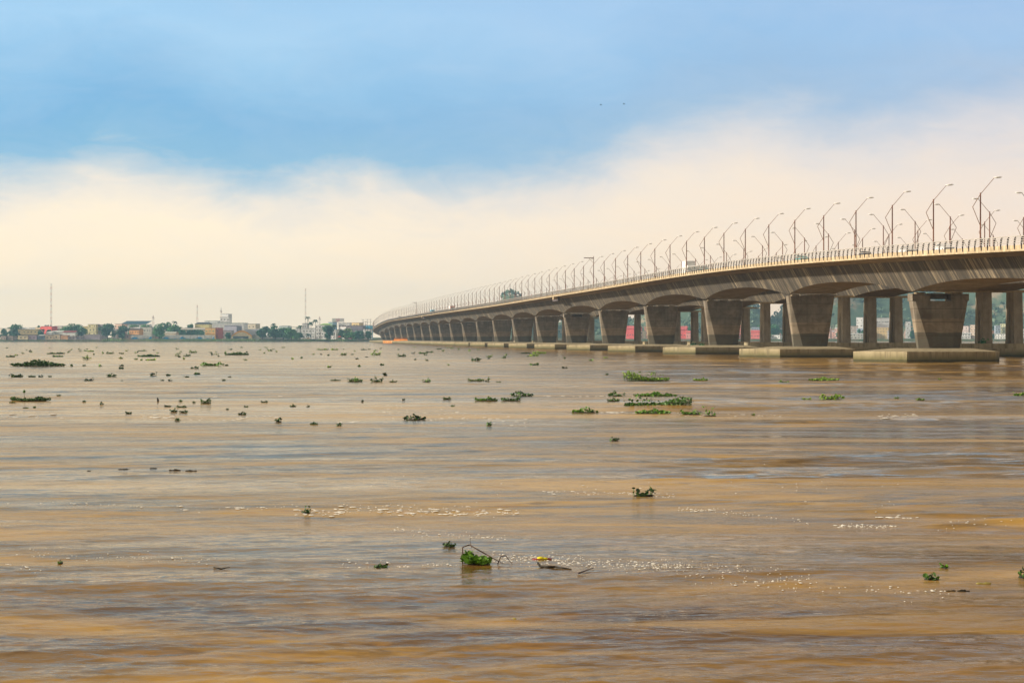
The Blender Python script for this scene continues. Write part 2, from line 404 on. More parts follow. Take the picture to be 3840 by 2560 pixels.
# ------------------------------------------------------------------ vehicles
def wheels(root, xs, ys, r, w):
    for y in ys:
        for x in xs:
            q = MB(); q.tube((x-w/2, y, r), (x+w/2, y, r), r, r, 12); o = q.build('wheel', M['tyre'], root)
            q = MB(); q.tube((x-w/2-.02, y, r), (x+w/2+.02, y, r), r*.5, r*.5, 8); q.build('rim', M['rail'], o)
def truck(D, t, H, col, cabcol, L, label, box=True):
    r = empty('box_truck', BW(D, t, zd(t)+.03), PHI); tag(r, label, 'truck')
    b = MB(); b.box(-1.25, 1.25, 2.3, L, .95, H); 
    for k in range(6): b.box(-1.27, -1.25, 2.3+(L-2.3)*k/6, 2.36+(L-2.3)*k/6, 1.0, H-.02)
    b.build('cargo_box', paint(col), r)
    b = MB(); b.box(-.5, .5, .2, L-.2, .6, .94); b.build('chassis', M['post'], r)
    c = MB(); c.prism([(0, .5), (0, 1.4), (.25, 2.55), (.6, 2.75), (2.0, 2.75), (2.0, .5)], 'x', -1.15, 1.15); cab = c.build('cab', paint(cabcol), r)
    w = MB(); w.add([(-1.0, -.01, 1.45), (1.0, -.01, 1.45), (.95, .24, 2.5), (-.95, .24, 2.5), (-1.0, .05, 1.45), (1.0, .05, 1.45), (.95, .3, 2.5), (-.95, .3, 2.5)], [(0,1,2,3),(4,5,6,7),(0,1,5,4),(2,3,7,6),(0,3,7,4),(1,2,6,5)]); w.build('windscreen', paint((.10, .28, .30), .2), cab)
    w = MB(); w.box(-1.17, 1.17, .6, 1.6, 1.5, 2.4); w.build('side_window', M['glass'], cab)
    for s in (-1, 1):
        w = MB(); w.box(s*.9-.15, s*.9+.15, -.05, .0, .75, .98); w.build('headlight', paint((.8, .8, .7), .2), cab)
    w = MB(); w.box(-1.2, 1.2, -.12, -.002, .4, .66); w.build('bumper', M['post'], cab)
    wheels(r, (-1.0, 1.0), (1.0, L-1.5), .48, .3)
def car(D, t, col, label, L=4.4, H=1.5, name='parked_car', cat='car', van=False):
    name = 'van' if van else 'car'
    r = empty(name, BW(D, t, zd(t)+.03), PHI); tag(r, label, 'van' if van else 'car')
    if van: prof_ = [(0,.35),(0,.95),(.7,1.25),(1.2,H-.1),(1.6,H),(L-.2,H),(L,H-.3),(L,.35)]
    else: prof_ = [(0,.35),(0,.75),(.2,.88),(1.2,.98),(1.9,H),(3.2,H),(3.9,1.02),(L,.95),(L,.35)]
    b = MB(); b.prism(prof_, 'x', -.85, .85); bo = b.build('body', paint(col, .35), r)
    w = MB(); w.prism([(1.3,1.02),(1.92,H-.08),(3.15,H-.08),(3.7,1.04)] if not van else [(1.0,1.3),(1.3,H-.25),(L-.5,H-.25),(L-.5,1.3)], 'x', -.865, .865); w.build('window', M['glass'], r)
    for s in (-1, 1):
        w = MB(); w.box(s*.62-.14, s*.62+.14, -.03, .0, .6, .75); w.build('headlight', paint((.8, .8, .7), .2), r)
    wheels(r, (-.75, .75), (.8, L-.9), .32, .2)
truck(109.0, t_of(2596, 109), 4.0, (.85, .85, .83), (.85, .85, .83), 7.0, 'white box truck with teal windscreen driving on the near bridge behind the railing')
truck(106.5, t_of(1697, 106.5), 3.6, (.85, .82, .80), (.55, .16, .10), 12, 'white topped truck with a reddish cab far down the near bridge')
def bus(D, t, col, label, L=10, H=3.1):
    r = empty('bus', BW(D, t, zd(t)+.03), PHI); tag(r, label, 'bus')
    b = MB(); b.prism([(0,.4),(0,H-.5),(.3,H),(L-.2,H),(L,H-.3),(L,.4)], 'x', -1.25, 1.25); b.build('body', paint(col, .35), r)
    for k in range(6):
        w = MB(); w.box(-1.27, 1.27, .9+k*1.45, 2.1+k*1.45, 1.5, 2.4); w.build('window', M['glass'], r)
    w = MB(); w.box(-1.1, 1.1, -.03, .02, 1.3, 2.5); w.build('windscreen', M['glass'], r)
    wheels(r, (-1.05, 1.05), (2.0, L-2.4), .48, .3)
bus(106.5, t_of(1624, 106.5), (.05, .50, .75), 'bright blue bus far along the near bridge, left of the reddish truck')
car(106.5, t_of(1500, 106.5), (.07, .07, .08), 'dark van near the hazy crest at the far end of the bridge', 5.2, 2.7, van=True)
car(108, t_of(3020, 108), (.10, .30, .30), 'teal car seen through the railing at the middle of the right half', 4.6, 1.5)
car(108, t_of(3420, 108), (.75, .75, .76), 'silver car seen through the railing above the nearest pier', 4.4, 1.5)
car(112, t_of(3260, 112), (.06, .06, .07), 'black car seen through the railing left of the silver car', 4.4, 1.5)
car(108, t_of(3560, 108), (.8, .8, .82), 'white car seen through the railing, rightmost of the cars', 4.4, 1.45)

def skin_person(loc, rz, label):
    pts = {'pel': (0,0,.92), 'ch': (0,0,1.32), 'nk': (0,0,1.5), 'hd': (0,.02,1.63), 'ht': (0,.02,1.76),
           'sl': (-.19,0,1.42), 'el': (-.26,.02,1.12), 'hl': (-.22,.16,.92), 'sr': (.19,0,1.42), 'er': (.27,.02,1.12), 'hr': (.25,.12,.88),
           'kl': (-.1,.03,.5), 'fl': (-.11,0,.08), 'tl': (-.11,.14,.04), 'kr': (.1,.03,.5), 'fr': (.11,-.03,.08), 'tr': (.11,.11,.04)}
    rad = {'pel':.15,'ch':.16,'nk':.055,'hd':.095,'ht':.07,'sl':.07,'el':.045,'hl':.03,'sr':.07,'er':.045,'hr':.03,'kl':.065,'fl':.045,'tl':.035,'kr':.065,'fr':.045,'tr':.035}
    ed = [('pel','ch'),('ch','nk'),('nk','hd'),('hd','ht'),('ch','sl'),('sl','el'),('el','hl'),('ch','sr'),('sr','er'),('er','hr'),('pel','kl'),('kl','fl'),('fl','tl'),('pel','kr'),('kr','fr'),('fr','tr')]
    ks = list(pts); me = bpy.data.meshes.new('person'); me.from_pydata([pts[k] for k in ks], [(ks.index(a), ks.index(b)) for a, b in ed], [])
    o = bpy.data.objects.new('person', me); COL.objects.link(o); o.location = loc; o.rotation_euler = (0, 0, rz)
    o.modifiers.new('s', 'SKIN'); 
    for i, k in enumerate(ks): me.skin_vertices[0].data[i].radius = (rad[k], rad[k]*.85)
    me.skin_vertices[0].data[0].use_root = True
    sb = o.modifiers.new('u', 'SUBSURF'); sb.levels = sb.render_levels = 1
    me.materials.append(paint((.35, .2, .13))); tag(o, label, 'person')
    s = MB(); s.loft([[(math.cos(a)*rx, math.sin(a)*ry, z) for a in [i*math.pi/5 for i in range(10)]] for z, rx, ry in ((.85,.2,.17),(1.1,.2,.17),(1.38,.25,.19),(1.5,.13,.11))]); s.build('red_shirt', paint((.75, .03, .04)), o, True)
    for q in (-1, 1):
        s = MB(); s.path([(q*.08, 0, .92), (q*.1, .03, .5), (q*.11, 0, .1)], [.12, .095, .075], 8); s.build('trouser_leg', paint((.03, .03, .05)), o, True)
    s = MB(); s.ell((0, .01, 1.72), .105, .11, .09); s.build('hair', paint((.02, .015, .01)), o, True)
tp = t_of(1995, 103.2)
skin_person(BW(102.95, tp, zd(tp)+.12), PHI+math.pi/2, 'person in a bright red shirt standing at the near bridge railing')

# ------------------------------------------------------------------ land, hills
def shoreY(x): return 2335 + max(0, min(1, (x+350)/500.0))*420 + 5*math.sin(x*.05)+3*math.sin(x*.13+1)
def gridmesh(name, xs, fy, nrow, fz, mat, kind='structure'):
    vs = []; fs = []
    for j in range(nrow):
        for x in xs: y = fy(x, j); vs.append((x, y, fz(x, y, j)))
    n = len(xs)
    for j in range(nrow-1):
        for i in range(n-1): fs.append((j*n+i, j*n+i+1, (j+1)*n+i+1, (j+1)*n+i))
    s = MB(); s.add(vs, fs); return tag(raw(s, name, mat, smooth=True), kind=kind)
mb = NT('bank_soil'); v = mb.coord((1, .3, 1)); f = mb.noise(v, .06, 6, .7); 
mb.l(mb.ramp(f, [(.4, (.055, .085, .03)), (.52, (.11, .13, .05)), (.64, (.17, .13, .09))]), mb.p.inputs['Base Color']); mb.set(.95, .1)
_off = [0, 6, 14, 22, 30, 60, 200, 600, 1200, 1400]; _z = [-.8, .9, 1.8, 3.0, 3.4, 3.5, 4, 5, 6, -3]
xs = [-2600, -1800, -1200]+list(range(-900, 1300, 8))+[1500, 2000, 2800]
gridmesh('river_bank', xs, lambda x, j: shoreY(x)+_off[j], 10, lambda x, y, j: _z[j]+(.35*math.sin(x*.21)*math.sin(x*.057+2) if 0 < j < 4 else 0), mb.m)
def hillz(x, y):
    z = 0
    for cx, cy, sx, sy, h in HILLS:
        z += h*math.exp(-((x-cx)/sx)**2-((y-cy)/sy)**2)
    z += 3.5*math.sin(x*.021+y*.013)+2*math.sin(x*.053-y*.031)
    return z
def hx_(px, Y): return (px-1920)/F*Y
HILLS = [(hx_(1893, 3350), 3350, 22, 90, 42), (hx_(1960, 3350), 3350, 26, 90, 50), (hx_(1925, 3350), 3350, 40, 90, 22), (hx_(1830, 3350), 3350, 30, 90, 24),
         (hx_(2560, 3500), 3500, 75, 150, 84), (hx_(2800, 3500), 3500, 32, 160, 50), (hx_(2680, 3500), 3520, 60, 160, 80),
         (hx_(3060, 3500), 3500, 78, 160, 104), (hx_(3330, 3500), 3500, 110, 160, 98), (hx_(3650, 3550), 3550, 120, 160, 92), (hx_(3900, 3500), 3500, 110, 160, 78), (hx_(4300, 3500), 3500, 200, 160, 100),
         (hx_(2200, 3500), 3500, 100, 150, 46)]
mh = NT('hill_ground'); v = mh.coord(); f = mh.noise(v, .012, 6, .65); f2 = mh.noise(v, .08, 4, .7)
c = mh.ramp(f, [(.42, (.09, .14, .08)), (.52, (.13, .18, .10)), (.60, (.45, .34, .22))])  # ground lightened, painting extra haze into the hill colours
mh.l(mh.mix(mh.math('MULTIPLY', f2, .5), c, (.07, .12, .07)), mh.p.inputs['Base Color']); mh.set(.95, .1)
gridmesh('hills', [x for x in range(-420, 1700, 14)], lambda x, j: 3080+j*22, 34, lambda x, y, j: (hillz(x, y) if j < 33 else 0)-(8 if j == 0 else 0), mh.m)
# woods on the hills: one mass of leaf clumps
def leafcard(mb, c, s, rnd):
    a = rnd.uniform(0, 6.28); b = rnd.uniform(-.9, .9)
    u = Vector((math.cos(a), math.sin(a), 0)); w = Vector((-math.sin(a)*math.sin(b), math.cos(a)*math.sin(b), math.cos(b)))
    s2 = s*rnd.uniform(.6, 1.2); k = [rnd.uniform(.6, 1.25) for _ in range(5)]
    pts = [c+(u*math.cos(q)*k[i]+w*math.sin(q)*k[i])*s2*.5 for i, q in enumerate((0, 1.26, 2.5, 3.77, 5.0))]
    mb.add(pts, [(0, 1, 2, 3, 4)])
rn = random.Random(3)
wd = MB()
for k in range(5200):
    x = rn.uniform(-200, 1200); y = rn.uniform(3180, 3560); z = hillz(x, y)
    if z < 10: continue
    den = math.sin(x*.031+y*.017)+math.sin(x*.011-y*.027)
    if den < -.25 and rn.random() < .8: continue
    h = rn.uniform(3, 8)
    for q in range(5): leafcard(wd, Vector((x+rn.uniform(-4, 4), y+rn.uniform(-4, 4), z+rn.uniform(.3, 1)*h)), rn.uniform(3.5, 6.5), rn)
M['wood'] = mat_leaf('hill_woods', (.06, .12, .07), (.16, .24, .13), .05)  # paler than the town foliage, extra haze painted into the leaf colour
tag(raw(wd, 'woodland', M['wood']), 'dense green woods covering the hazy hills behind the town', 'woods', kind='stuff')

# ------------------------------------------------------------------ town
def A(z): return z*.3231
def Bx(z): return 720+z*.3231
def HYz(z): return 1040+z*.3231
def building(x0, x1, zt, Y, col, label, roof='flat', rcol=None, nw=0, ns=1, base=3.2, depth=11, cat='house', name='house', wcol=None, rh=2.0, wmat=None, slab=True, ang=0):
    X0, X1 = (x0-1920)/F*Y, (x1-1920)/F*Y; W = X1-X0; top = zat(HYz(zt), Y)
    r = empty(name, ((X0+X1)/2, Y, base), (R(-6) if (name == 'stilt_house' or W > 24) else R(random.uniform(-30, -9)))); tag(r, label, cat)
    H = top-base
    if roof == 'gable' or roof == 'shed' or roof == 'hip': H -= rh
    w = MB(); w.box(-W/2, W/2, 0, depth, 0, H); w.build('wall', paint(tuple(min(.9, c*1.3) for c in col)), r)
    rc = paint(rcol or tuple(c*.6 for c in col))
    q = MB()
    if roof == 'flat':
        q.box(-W/2-.35, W/2+.35, -.35, depth+.35, H+.003, H+.35)
    elif roof == 'gable':      # ridge parallel to river
        q.prism([(-.7, H-.1), (depth/2, H+rh), (depth+.7, H-.1), (depth+.7, H+.15), (depth/2, H+rh+.25), (-.7, H+.15)], 'x', -W/2-.5, W/2+.5)
        g = MB(); g.prism([(0.02, H), (depth-.02, H), (depth/2, H+rh-.15)], 'x', -W/2+.02, W/2-.02); g.build('gable', paint(col), r)
    elif roof == 'hip':
        q.loft([[(-W/2-.5, -.5, H), (W/2+.5, -.5, H), (W/2+.5, depth+.5, H), (-W/2-.5, depth+.5, H)], [(-W/2+W*.12, depth*.45, H+rh), (W/2-W*.12, depth*.45, H+rh), (W/2-W*.12, depth*.55, H+rh), (-W/2+W*.12, depth*.55, H+rh)]])
    elif roof == 'shed':
        q.prism([(-.7, H), (depth+.5, H+rh), (depth+.5, H+rh+.2), (-.7, H+.22)], 'x', -W/2-.4, W/2+.4)
    q.build('roof', rc, r)
    if nw:
        sh = H/ns
        for s in range(ns):
            for k in range(nw):
                cx = -W/2+W*(k+.5)/nw+random.uniform(-.15, .15)*W/nw; ww = min(W/nw*.5, 1.7)*random.uniform(.75, 1.1)
                f_ = MB(); f_.box(cx-ww/2-.12, cx+ww/2+.12, -.06, .1, s*sh+sh*.36, s*sh+sh*.36+1.35); wo = f_.build('window', paint((.5, .47, .4)), r)
                g = MB(); g.box(cx-ww/2, cx+ww/2, -.09, .0, s*sh+sh*.36+.1, s*sh+sh*.36+1.25); g.build('pane', wmat or M['glass'], wo)
        for s in range(1, ns):
            g = MB(); g.box(-W/2-.3, W/2+.3, -.5, -.001, s*sh-.12, s*sh+.1); g.build('floor_ledge', rc, r)
    return r, W, H
def stilts(r, W, base, depth=9):
    q = MB()
    n = max(2, int(W/3))
    for k in range(n+1):
        for y in (.3, depth-.5):
            x = -W/2+.2+(W-.4)*k/n; q.tube((x, y, -base-1.2), (x, y, -.01), .16, .16, 6)
    q.build('stilt_legs', M['bark'], r)
    q = MB(); q.box(-W/2-.4, W/2+.4, -.8, depth+.3, -.25, -.005); q.build('floor_platform', paint((.2, .17, .14)), r)

bl = [ # x0, x1, ztop, Y, colour, label, kwargs (first strip of the far bank)
 (A(-60), A(130), 592, 2440, (.55,.50,.42), 'low grey building with flat roof at the very left edge', dict(nw=3)),
 (A(120), A(300), 578, 2470, (.72,.72,.68), 'long white warehouse roof behind the leftmost trees', dict(roof='shed', rcol=(.8,.82,.82))),
 (A(200), A(440), 603, 2400, (.50,.39,.20), 'tan flat house with a row of dark windows at the left', dict(nw=5, ns=2)),
 (A(400), A(470), 582, 2450, (.62,.50,.32), 'cream block left of the red building with water tanks', dict(nw=2)),
 (A(455), A(620), 570, 2440, (.62,.09,.08), 'red flat building with black water tanks on its roof', dict(nw=4, rcol=(.55,.1,.09))),
 (A(630), A(722), 566, 2450, (.60,.58,.52), 'grey white two storey house right of the red building', dict(nw=3, ns=2)),
 (A(530), A(600), 622, 2400, (.75,.73,.68), 'small white house below the red building', dict(roof='shed', rcol=(.75,.76,.74), nw=2)),
 (A(600), A(740), 616, 2405, (.55,.54,.50), 'low house with a long pale grey sloping roof', dict(roof='shed', rcol=(.62,.62,.58), nw=3)),
 (A(728), A(878), 620, 2400, (.74,.71,.64), 'white house with a dark red tiled roof', dict(roof='gable', rcol=(.28,.05,.05), nw=3, rh=1.7)),
 (A(960), A(1018), 570, 2450, (.75,.55,.25), 'small yellow block behind the left of the tall yellow building', dict(nw=2, ns=2)),
 (A(1016), A(1118), 545, 2400, (.66,.58,.32), 'pale yellow three storey building with stained front', dict(nw=2, ns=4, rcol=(.25,.24,.26))),
 (A(1120), A(1188), 549, 2404, (.42,.38,.42), 'grey lilac apartment block attached to the pale yellow building', dict(nw=3, ns=4, rcol=(.3,.28,.3))),
 (A(1322), A(1425), 541, 2440, (.60,.42,.33), 'salmon building with grey roof behind the round tree', dict(nw=3, ns=3, rcol=(.28,.24,.25))),
 (A(1310), A(1356), 600, 2400, (.36,.33,.33), 'narrow grey wall house right of the round tree', dict(nw=1, ns=2)),
 (A(1404), A(1700), 504, 2520, (.80,.80,.74), 'large white hall with dark blue green roof high above the trees', dict(roof='shed', rcol=(.02,.09,.14), rh=4.4, base=4, depth=26)),
 (A(1500), A(1640), 578, 2440, (.78,.77,.74), 'white house wall between the big hall and the orange house', dict(nw=4, ns=1)),
 (A(1492), A(1620), 590, 2400, (.70,.34,.12), 'orange house with dark gabled roof', dict(roof='gable', rcol=(.13,.09,.07), nw=4, ns=2, rh=2.2)),
 (A(1620), A(1765), 578, 2420, (.45,.45,.40), 'grey green apartment house right of the orange one', dict(nw=4, ns=2, rcol=(.35,.36,.36))),
 (A(1380), A(1512), 664, 2385, (.48,.30,.24), 'low brick shed left of the painted wall', dict(nw=3, rcol=(.3,.2,.17))),
 (A(1890), A(2040), 632, 2400, (.74,.55,.42), 'small pink house with pale roof behind the painted wall', dict(roof='gable', rcol=(.6,.58,.5), nw=3, rh=1.5)),
 (A(2080), A(2480), 586, 2430, (.60,.54,.44), 'very long low shed with a pale grey roof', dict(roof='shed', rcol=(.50,.46,.40), rh=2.2, nw=8)),
 (Bx(30), Bx(205), 520, 2470, (.80,.58,.27), 'yellow house with a dark hipped roof above the long shed', dict(roof='hip', rcol=(.06,.07,.09), nw=2, ns=2, rh=2.4)),
 (Bx(150), Bx(272), 588, 2395, (.85,.42,.14), 'bright orange house with green windows', dict(nw=3, ns=2, wmat=paint((.20,.38,.22)), rcol=(.7,.38,.15))),
 (Bx(272), Bx(312), 586, 2396, (.45,.10,.07), 'narrow brick red house joined to the orange one', dict(nw=1, ns=2)),
 (Bx(145), Bx(300), 506, 2540, (.78,.80,.78), 'white factory wing with greenish roof edge left of the tower', dict(rcol=(.30,.45,.42), nw=3, ns=1)),
 (Bx(205), Bx(605), 530, 2500, (.84,.84,.82), 'large plain white factory building', dict(rcol=(.55,.68,.66), depth=24)),
 (Bx(355), Bx(537), 555, 2440, (.26,.25,.30), 'dark grey concrete shed in front of the white factory', dict(roof='shed', rcol=(.22,.21,.25), rh=.8)),
 (Bx(320), Bx(435), 462, 2560, (.62,.60,.58), 'grey white rooftop tower block with open dark storeys', dict(nw=3, ns=5, depth=9)),
 (Bx(345), Bx(425), 425, 2566, (.85,.87,.88), 'white tank house standing highest behind the tower', dict()),
 (Bx(310), Bx(460), 618, 2410, (.38,.33,.32), 'low grey house between orange house and arched warehouse', dict(nw=4, ns=2, rcol=(.3,.28,.3))),
 (Bx(640), Bx(745), 540, 2470, (.50,.44,.33), 'beige block with two windows above the warehouse', dict(nw=2, ns=3)),
 (Bx(600), Bx(790), 600, 2440, (.30,.31,.34), 'row of grey blue sheds behind the warehouse', dict(nw=3, roof='shed', rh=1.2, rcol=(.34,.36,.4))),
 (Bx(820), Bx(930), 634, 2400, (.66,.68,.70), 'small white house with pale roof between the palms', dict(roof='shed', rh=1.2, rcol=(.7,.72,.75), nw=2)),
 (Bx(1000), Bx(1120), 558, 2500, (.42,.48,.48), 'grey green roofed building showing above the trees', dict(roof='hip', rcol=(.40,.44,.42), rh=1.2)),
 (Bx(1150), Bx(1215), 575, 2460, (.62,.60,.52), 'pale block beside the right hand tree clump', dict(nw=2, ns=2)),
 (Bx(1280), Bx(1335), 535, 2500, (.55,.52,.50), 'grey block left of the tall palm', dict(nw=2, ns=3)),
 (Bx(1200), Bx(1430), 590, 2420, (.72,.70,.68), 'white two storey house behind the palm row', dict(nw=6, ns=2, rcol=(.45,.48,.5))),
 (Bx(1432), Bx(1560), 555, 2400, (.80,.79,.76), 'modern white building with long balconies, left wing', dict(nw=4, ns=4, rcol=(.7,.7,.66))),
 (Bx(1480), Bx(1600), 534, 2430, (.45,.62,.30), 'block with a light green roof above the modern building', dict(roof='shed', rcol=(.30,.52,.14), rh=1.6)),
 (Bx(1560), Bx(1680), 608, 2398, (.78,.77,.75), 'modern white building right wing with dark windows', dict(nw=5, ns=3)),
 (Bx(1580), Bx(1640), 520, 2470, (.28,.40,.52), 'blue grey rooftop house left of the billboard', dict(nw=1, ns=3)),
 (Bx(1700), Bx(1830), 530, 2480, (.66,.62,.60), 'pale block below the billboard', dict(nw=4, ns=3)),
 (Bx(1708), Bx(1792), 572, 2420, (.82,.80,.78), 'white house with two dark windows right of modern building', dict(nw=2, ns=2, rcol=(.5,.25,.2))),
 (Bx(1828), Bx(1948), 528, 2500, (.80,.50,.24), 'apartment block with an orange top storey', dict(nw=5, ns=4)),
 (Bx(1800), Bx(1990), 562, 2450, (.22,.20,.24), 'dark grey row of houses behind the green trees', dict(nw=7, ns=2, rcol=(.2,.2,.24))),
 (Bx(1985), Bx(2075), 560, 2460, (.10,.42,.62), 'blue building close to the end of the bridge', dict(nw=3, ns=2, rcol=(.12,.40,.58))),
 (Bx(1985), Bx(2070), 602, 2430, (.78,.76,.74), 'white low house under the blue building', dict(nw=3, ns=1)),
]
blds = {}
for b in bl:
    r, W, H = building(*b[:6], **b[6]); blds[b[5]] = (r, W, H)
# extra small roofs filling the town
for k in range(26):
    Y = random.uniform(2470, 2620); px = random.uniform(0, 1370); zt = random.uniform(575, 625)
    colr = random.choice([('cream', (.7,.6,.45)), ('white', (.75,.74,.7)), ('grey', (.35,.34,.35)), ('brick', (.42,.22,.16)), ('blue grey', (.3,.38,.45))])
    building(px, px+random.uniform(22, 55), zt, Y, colr[1], 'small %s house half hidden behind the front row of the far town' % colr[0], nw=2, ns=2, roof=random.choice(['flat', 'shed', 'gable']))
for o in [o for o in COL.objects if o.get('label', '').startswith('small ') and 'half hidden' in o['label']]: o['group'] = 'half hidden houses of the far town'

# stilt houses at the water
for x0, x1, zt, col, lb, nw in [(205,325,672,(.52,.46,.30),'cream stilt house with two windows, leftmost over the water',2), (328,425,672,(.38,.30,.38),'lilac grey stilt house beside the cream one',2),
        (435,520,668,(.12,.17,.24),'dark blue shack on stilts',1), (520,612,660,(.55,.46,.32),'beige stilt house right of the dark blue shack',2), (613,697,662,(.60,.52,.38),'pale beige stilt house with one window',1),
        (702,785,672,(.72,.40,.20),'orange plank house on stilts',0), (788,885,684,(.30,.27,.28),'grey lean-to shack on stilts',2), (887,966,686,(.24,.22,.27),'low dark shack on stilts left of the concrete house',2), (970,1160,664,(.27,.25,.30),'big grey concrete house on stilts',0)]:
    r, W, H = building(A(x0), A(x1), zt, 2322, col, lb, roof=random.choice(['shed', 'flat']) if x1 < 900 else 'flat', rh=.8, nw=nw, base=2.7, depth=9, name='stilt_house', rcol=random.choice([(.6,.6,.57), (.3,.2,.18), (.25,.25,.27)]))
    stilts(r, W, 2.7)
for x0, x1, lb in [(A(5), A(70), 'small grey shack on the muddy bank at the far left'), (A(85), A(150), 'low brown shack on the bank under the left trees')]:
    building(x0, x1, 680, 2350, (.33,.26,.22), lb, base=1.5, nw=2)
# water tanks on the red roof
r, W, H = blds['red flat building with black water tanks on its roof']
for k, x in enumerate((525, 545, 563, 590)):
    p = at(A(x), 2445, zat(HYz(569), 2440)+.36); q = MB(); q.tube((0,0,0), (0,0,1.3), .85, .85, 10); q.tube((0,0,1.3), (0,0,1.7), .85, .3, 10)
    tag(q.build('water_tank', paint((.02,.03,.06)), None, True, p), 'black water tank on the red roof, %s from the left' % ordw(k+1), 'water tank', 'black water tanks on the red roof')

# painted river wall
for x0, x1, lb in [(A(1518), A(1765), 'white wall with blue painted waves, left length by the round crown tree'), (A(1880), Bx(262), 'long white wall with blue painted waves below the long shed')]:
    Y = 2372; X0, X1 = hx_(x0, Y), hx_(x1, Y); W = X1-X0; r = empty('painted_wall', (X0, Y, 3.0)); tag(r, lb, 'wall')
    q = MB(); q.box(0, W, 0, .3, 0, 5.4); q.build('wall_panel', paint((.86,.88,.88)), r)
    q = MB(); xs_ = [W*i/80 for i in range(81)]; pts = [(x, .2) for x in xs_]+[(x, .6+2.4*max(0, math.sin(x*.30))**1.5+.5*max(0, math.sin(x*.77+1))) for x in reversed(xs_)]
    n = 81
    for i in range(80):
        a, b2 = xs_[i], xs_[i+1]; h = lambda x: .6+2.4*max(0, math.sin(x*.30))**1.5+.5*max(0, math.sin(x*.77+1))
        q.add([(a, -.03, .1), (b2, -.03, .1), (b2, -.03, h(b2)), (a, -.03, h(a))], [(0, 1, 2, 3)])
    q.build('painted_wave', paint((.02,.36,.75)), r)
    for i in range(int(W/9)+1):
        q = MB(); q.box(i*9-.25, i*9+.25, -.25, -.035, 0, 5.6); q.build('wall_pillar', paint((.55,.52,.48)), r)

# arched warehouse with orange front
Y = 2385; X0, X1 = hx_(Bx(455), Y), hx_(Bx(700), Y); W = X1-X0; r = empty('warehouse', (X0, Y, 3.3)); tag(r, 'arched warehouse with a yellow orange rounded gable and long grey roof', 'warehouse')
zt = zat(HYz(614), Y)-3.3
arch = [(W*i/14, 2.6+(zt-2.6)*math.sin(math.pi*(i+.9)/15.8)) for i in range(15)]
q = MB(); q.prism([(0, 0), (W, 0)]+arch[::-1], 'y', 0, .4); q.build('front_wall', paint((.80,.68,.44)), r)
q = MB(); inn = [(x+(W/2-x)*.10, z*.80) for x, z in arch]
for i in range(14): q.add([(arch[i][0], -.04, arch[i][1]), (arch[i+1][0], -.04, arch[i+1][1]), (inn[i+1][0], -.04, inn[i+1][1]-.2), (inn[i][0], -.04, inn[i][1]-.2)], [(0, 1, 2, 3)])
q.build('orange_gable_band', paint((.85,.42,.05)), r)
q = MB(); q.box(2.5, W-5, -.05, -.01, .5, 3.6); q.build('opening_shade_panel', paint((.10,.13,.12)), r)  # flat dark panel, interior shade put into its colour
q = MB(); L = 24
for i in range(14):
    a, b2 = arch[i], arch[i+1]; q.add([(a[0], -.3, a[1]+.15), (b2[0], -.3, b2[1]+.15), (b2[0]+14, L, b2[1]+.15), (a[0]+14, L, a[1]+.15)], [(0, 1, 2, 3)])
q.build('roof', paint((.36,.36,.38)), r)
building(Bx(690), Bx(792), 660, 2392, (.74,.70,.60), 'cream side wall building joined right of the arched warehouse', rcol=(.4,.4,.42))

# billboard with red strokes
Y = 2440; p = at(Bx(1695), Y, zat(HYz(528), Y)); r = empty('billboard', p); tag(r, 'white rooftop billboard with slanted red marks', 'billboard')
wb = 140*.3231/F*Y; hb = 42*.3231/F*Y
q = MB(); q.box(-wb/2, wb/2, 0, .4, 1.2, 1.2+hb); q.build('panel', paint((.88,.88,.88)), r)
def stroke(mb, x0, z0, x1, z1, w): mb.add([(x0-w, -.04, z0), (x0+w, -.04, z0), (x1+w, -.04, z1), (x1-w, -.04, z1)], [(0, 1, 2, 3)])
q = MB(); z0 = 1.2+hb*.28; z1 = 1.2+hb*.85; cx = -.4
stroke(q, cx-2.2, z0, cx-1.2, z1, .22); q.box(cx-2.6, cx-1.0, -.06, -.02, z1-.35, z1)
stroke(q, cx-.6, z0, cx+.3, z1, .2); stroke(q, cx+.7, z0, cx+1.5, z1, .2); stroke(q, cx+1.9, z0, cx+2.7, z1, .2)
q.box(cx+.3, cx+2.7, -.06, -.02, z1-.3, z1); q.box(cx-.6, cx+.8, -.06, -.02, z0, z0+.3); q.box(cx-2.8, cx+1.2, -.06, -.02, 1.2+hb*.12, 1.2+hb*.19)
q.build('red_marks', paint((.75,.02,.10)), r)
q = MB()
for x in (-wb/2+.3, 0, wb/2-.3): q.tube((x, .5, -4), (x, .5, 1.2+hb), .12, .12, 5)
q.build('support_frame', M['post'], r)

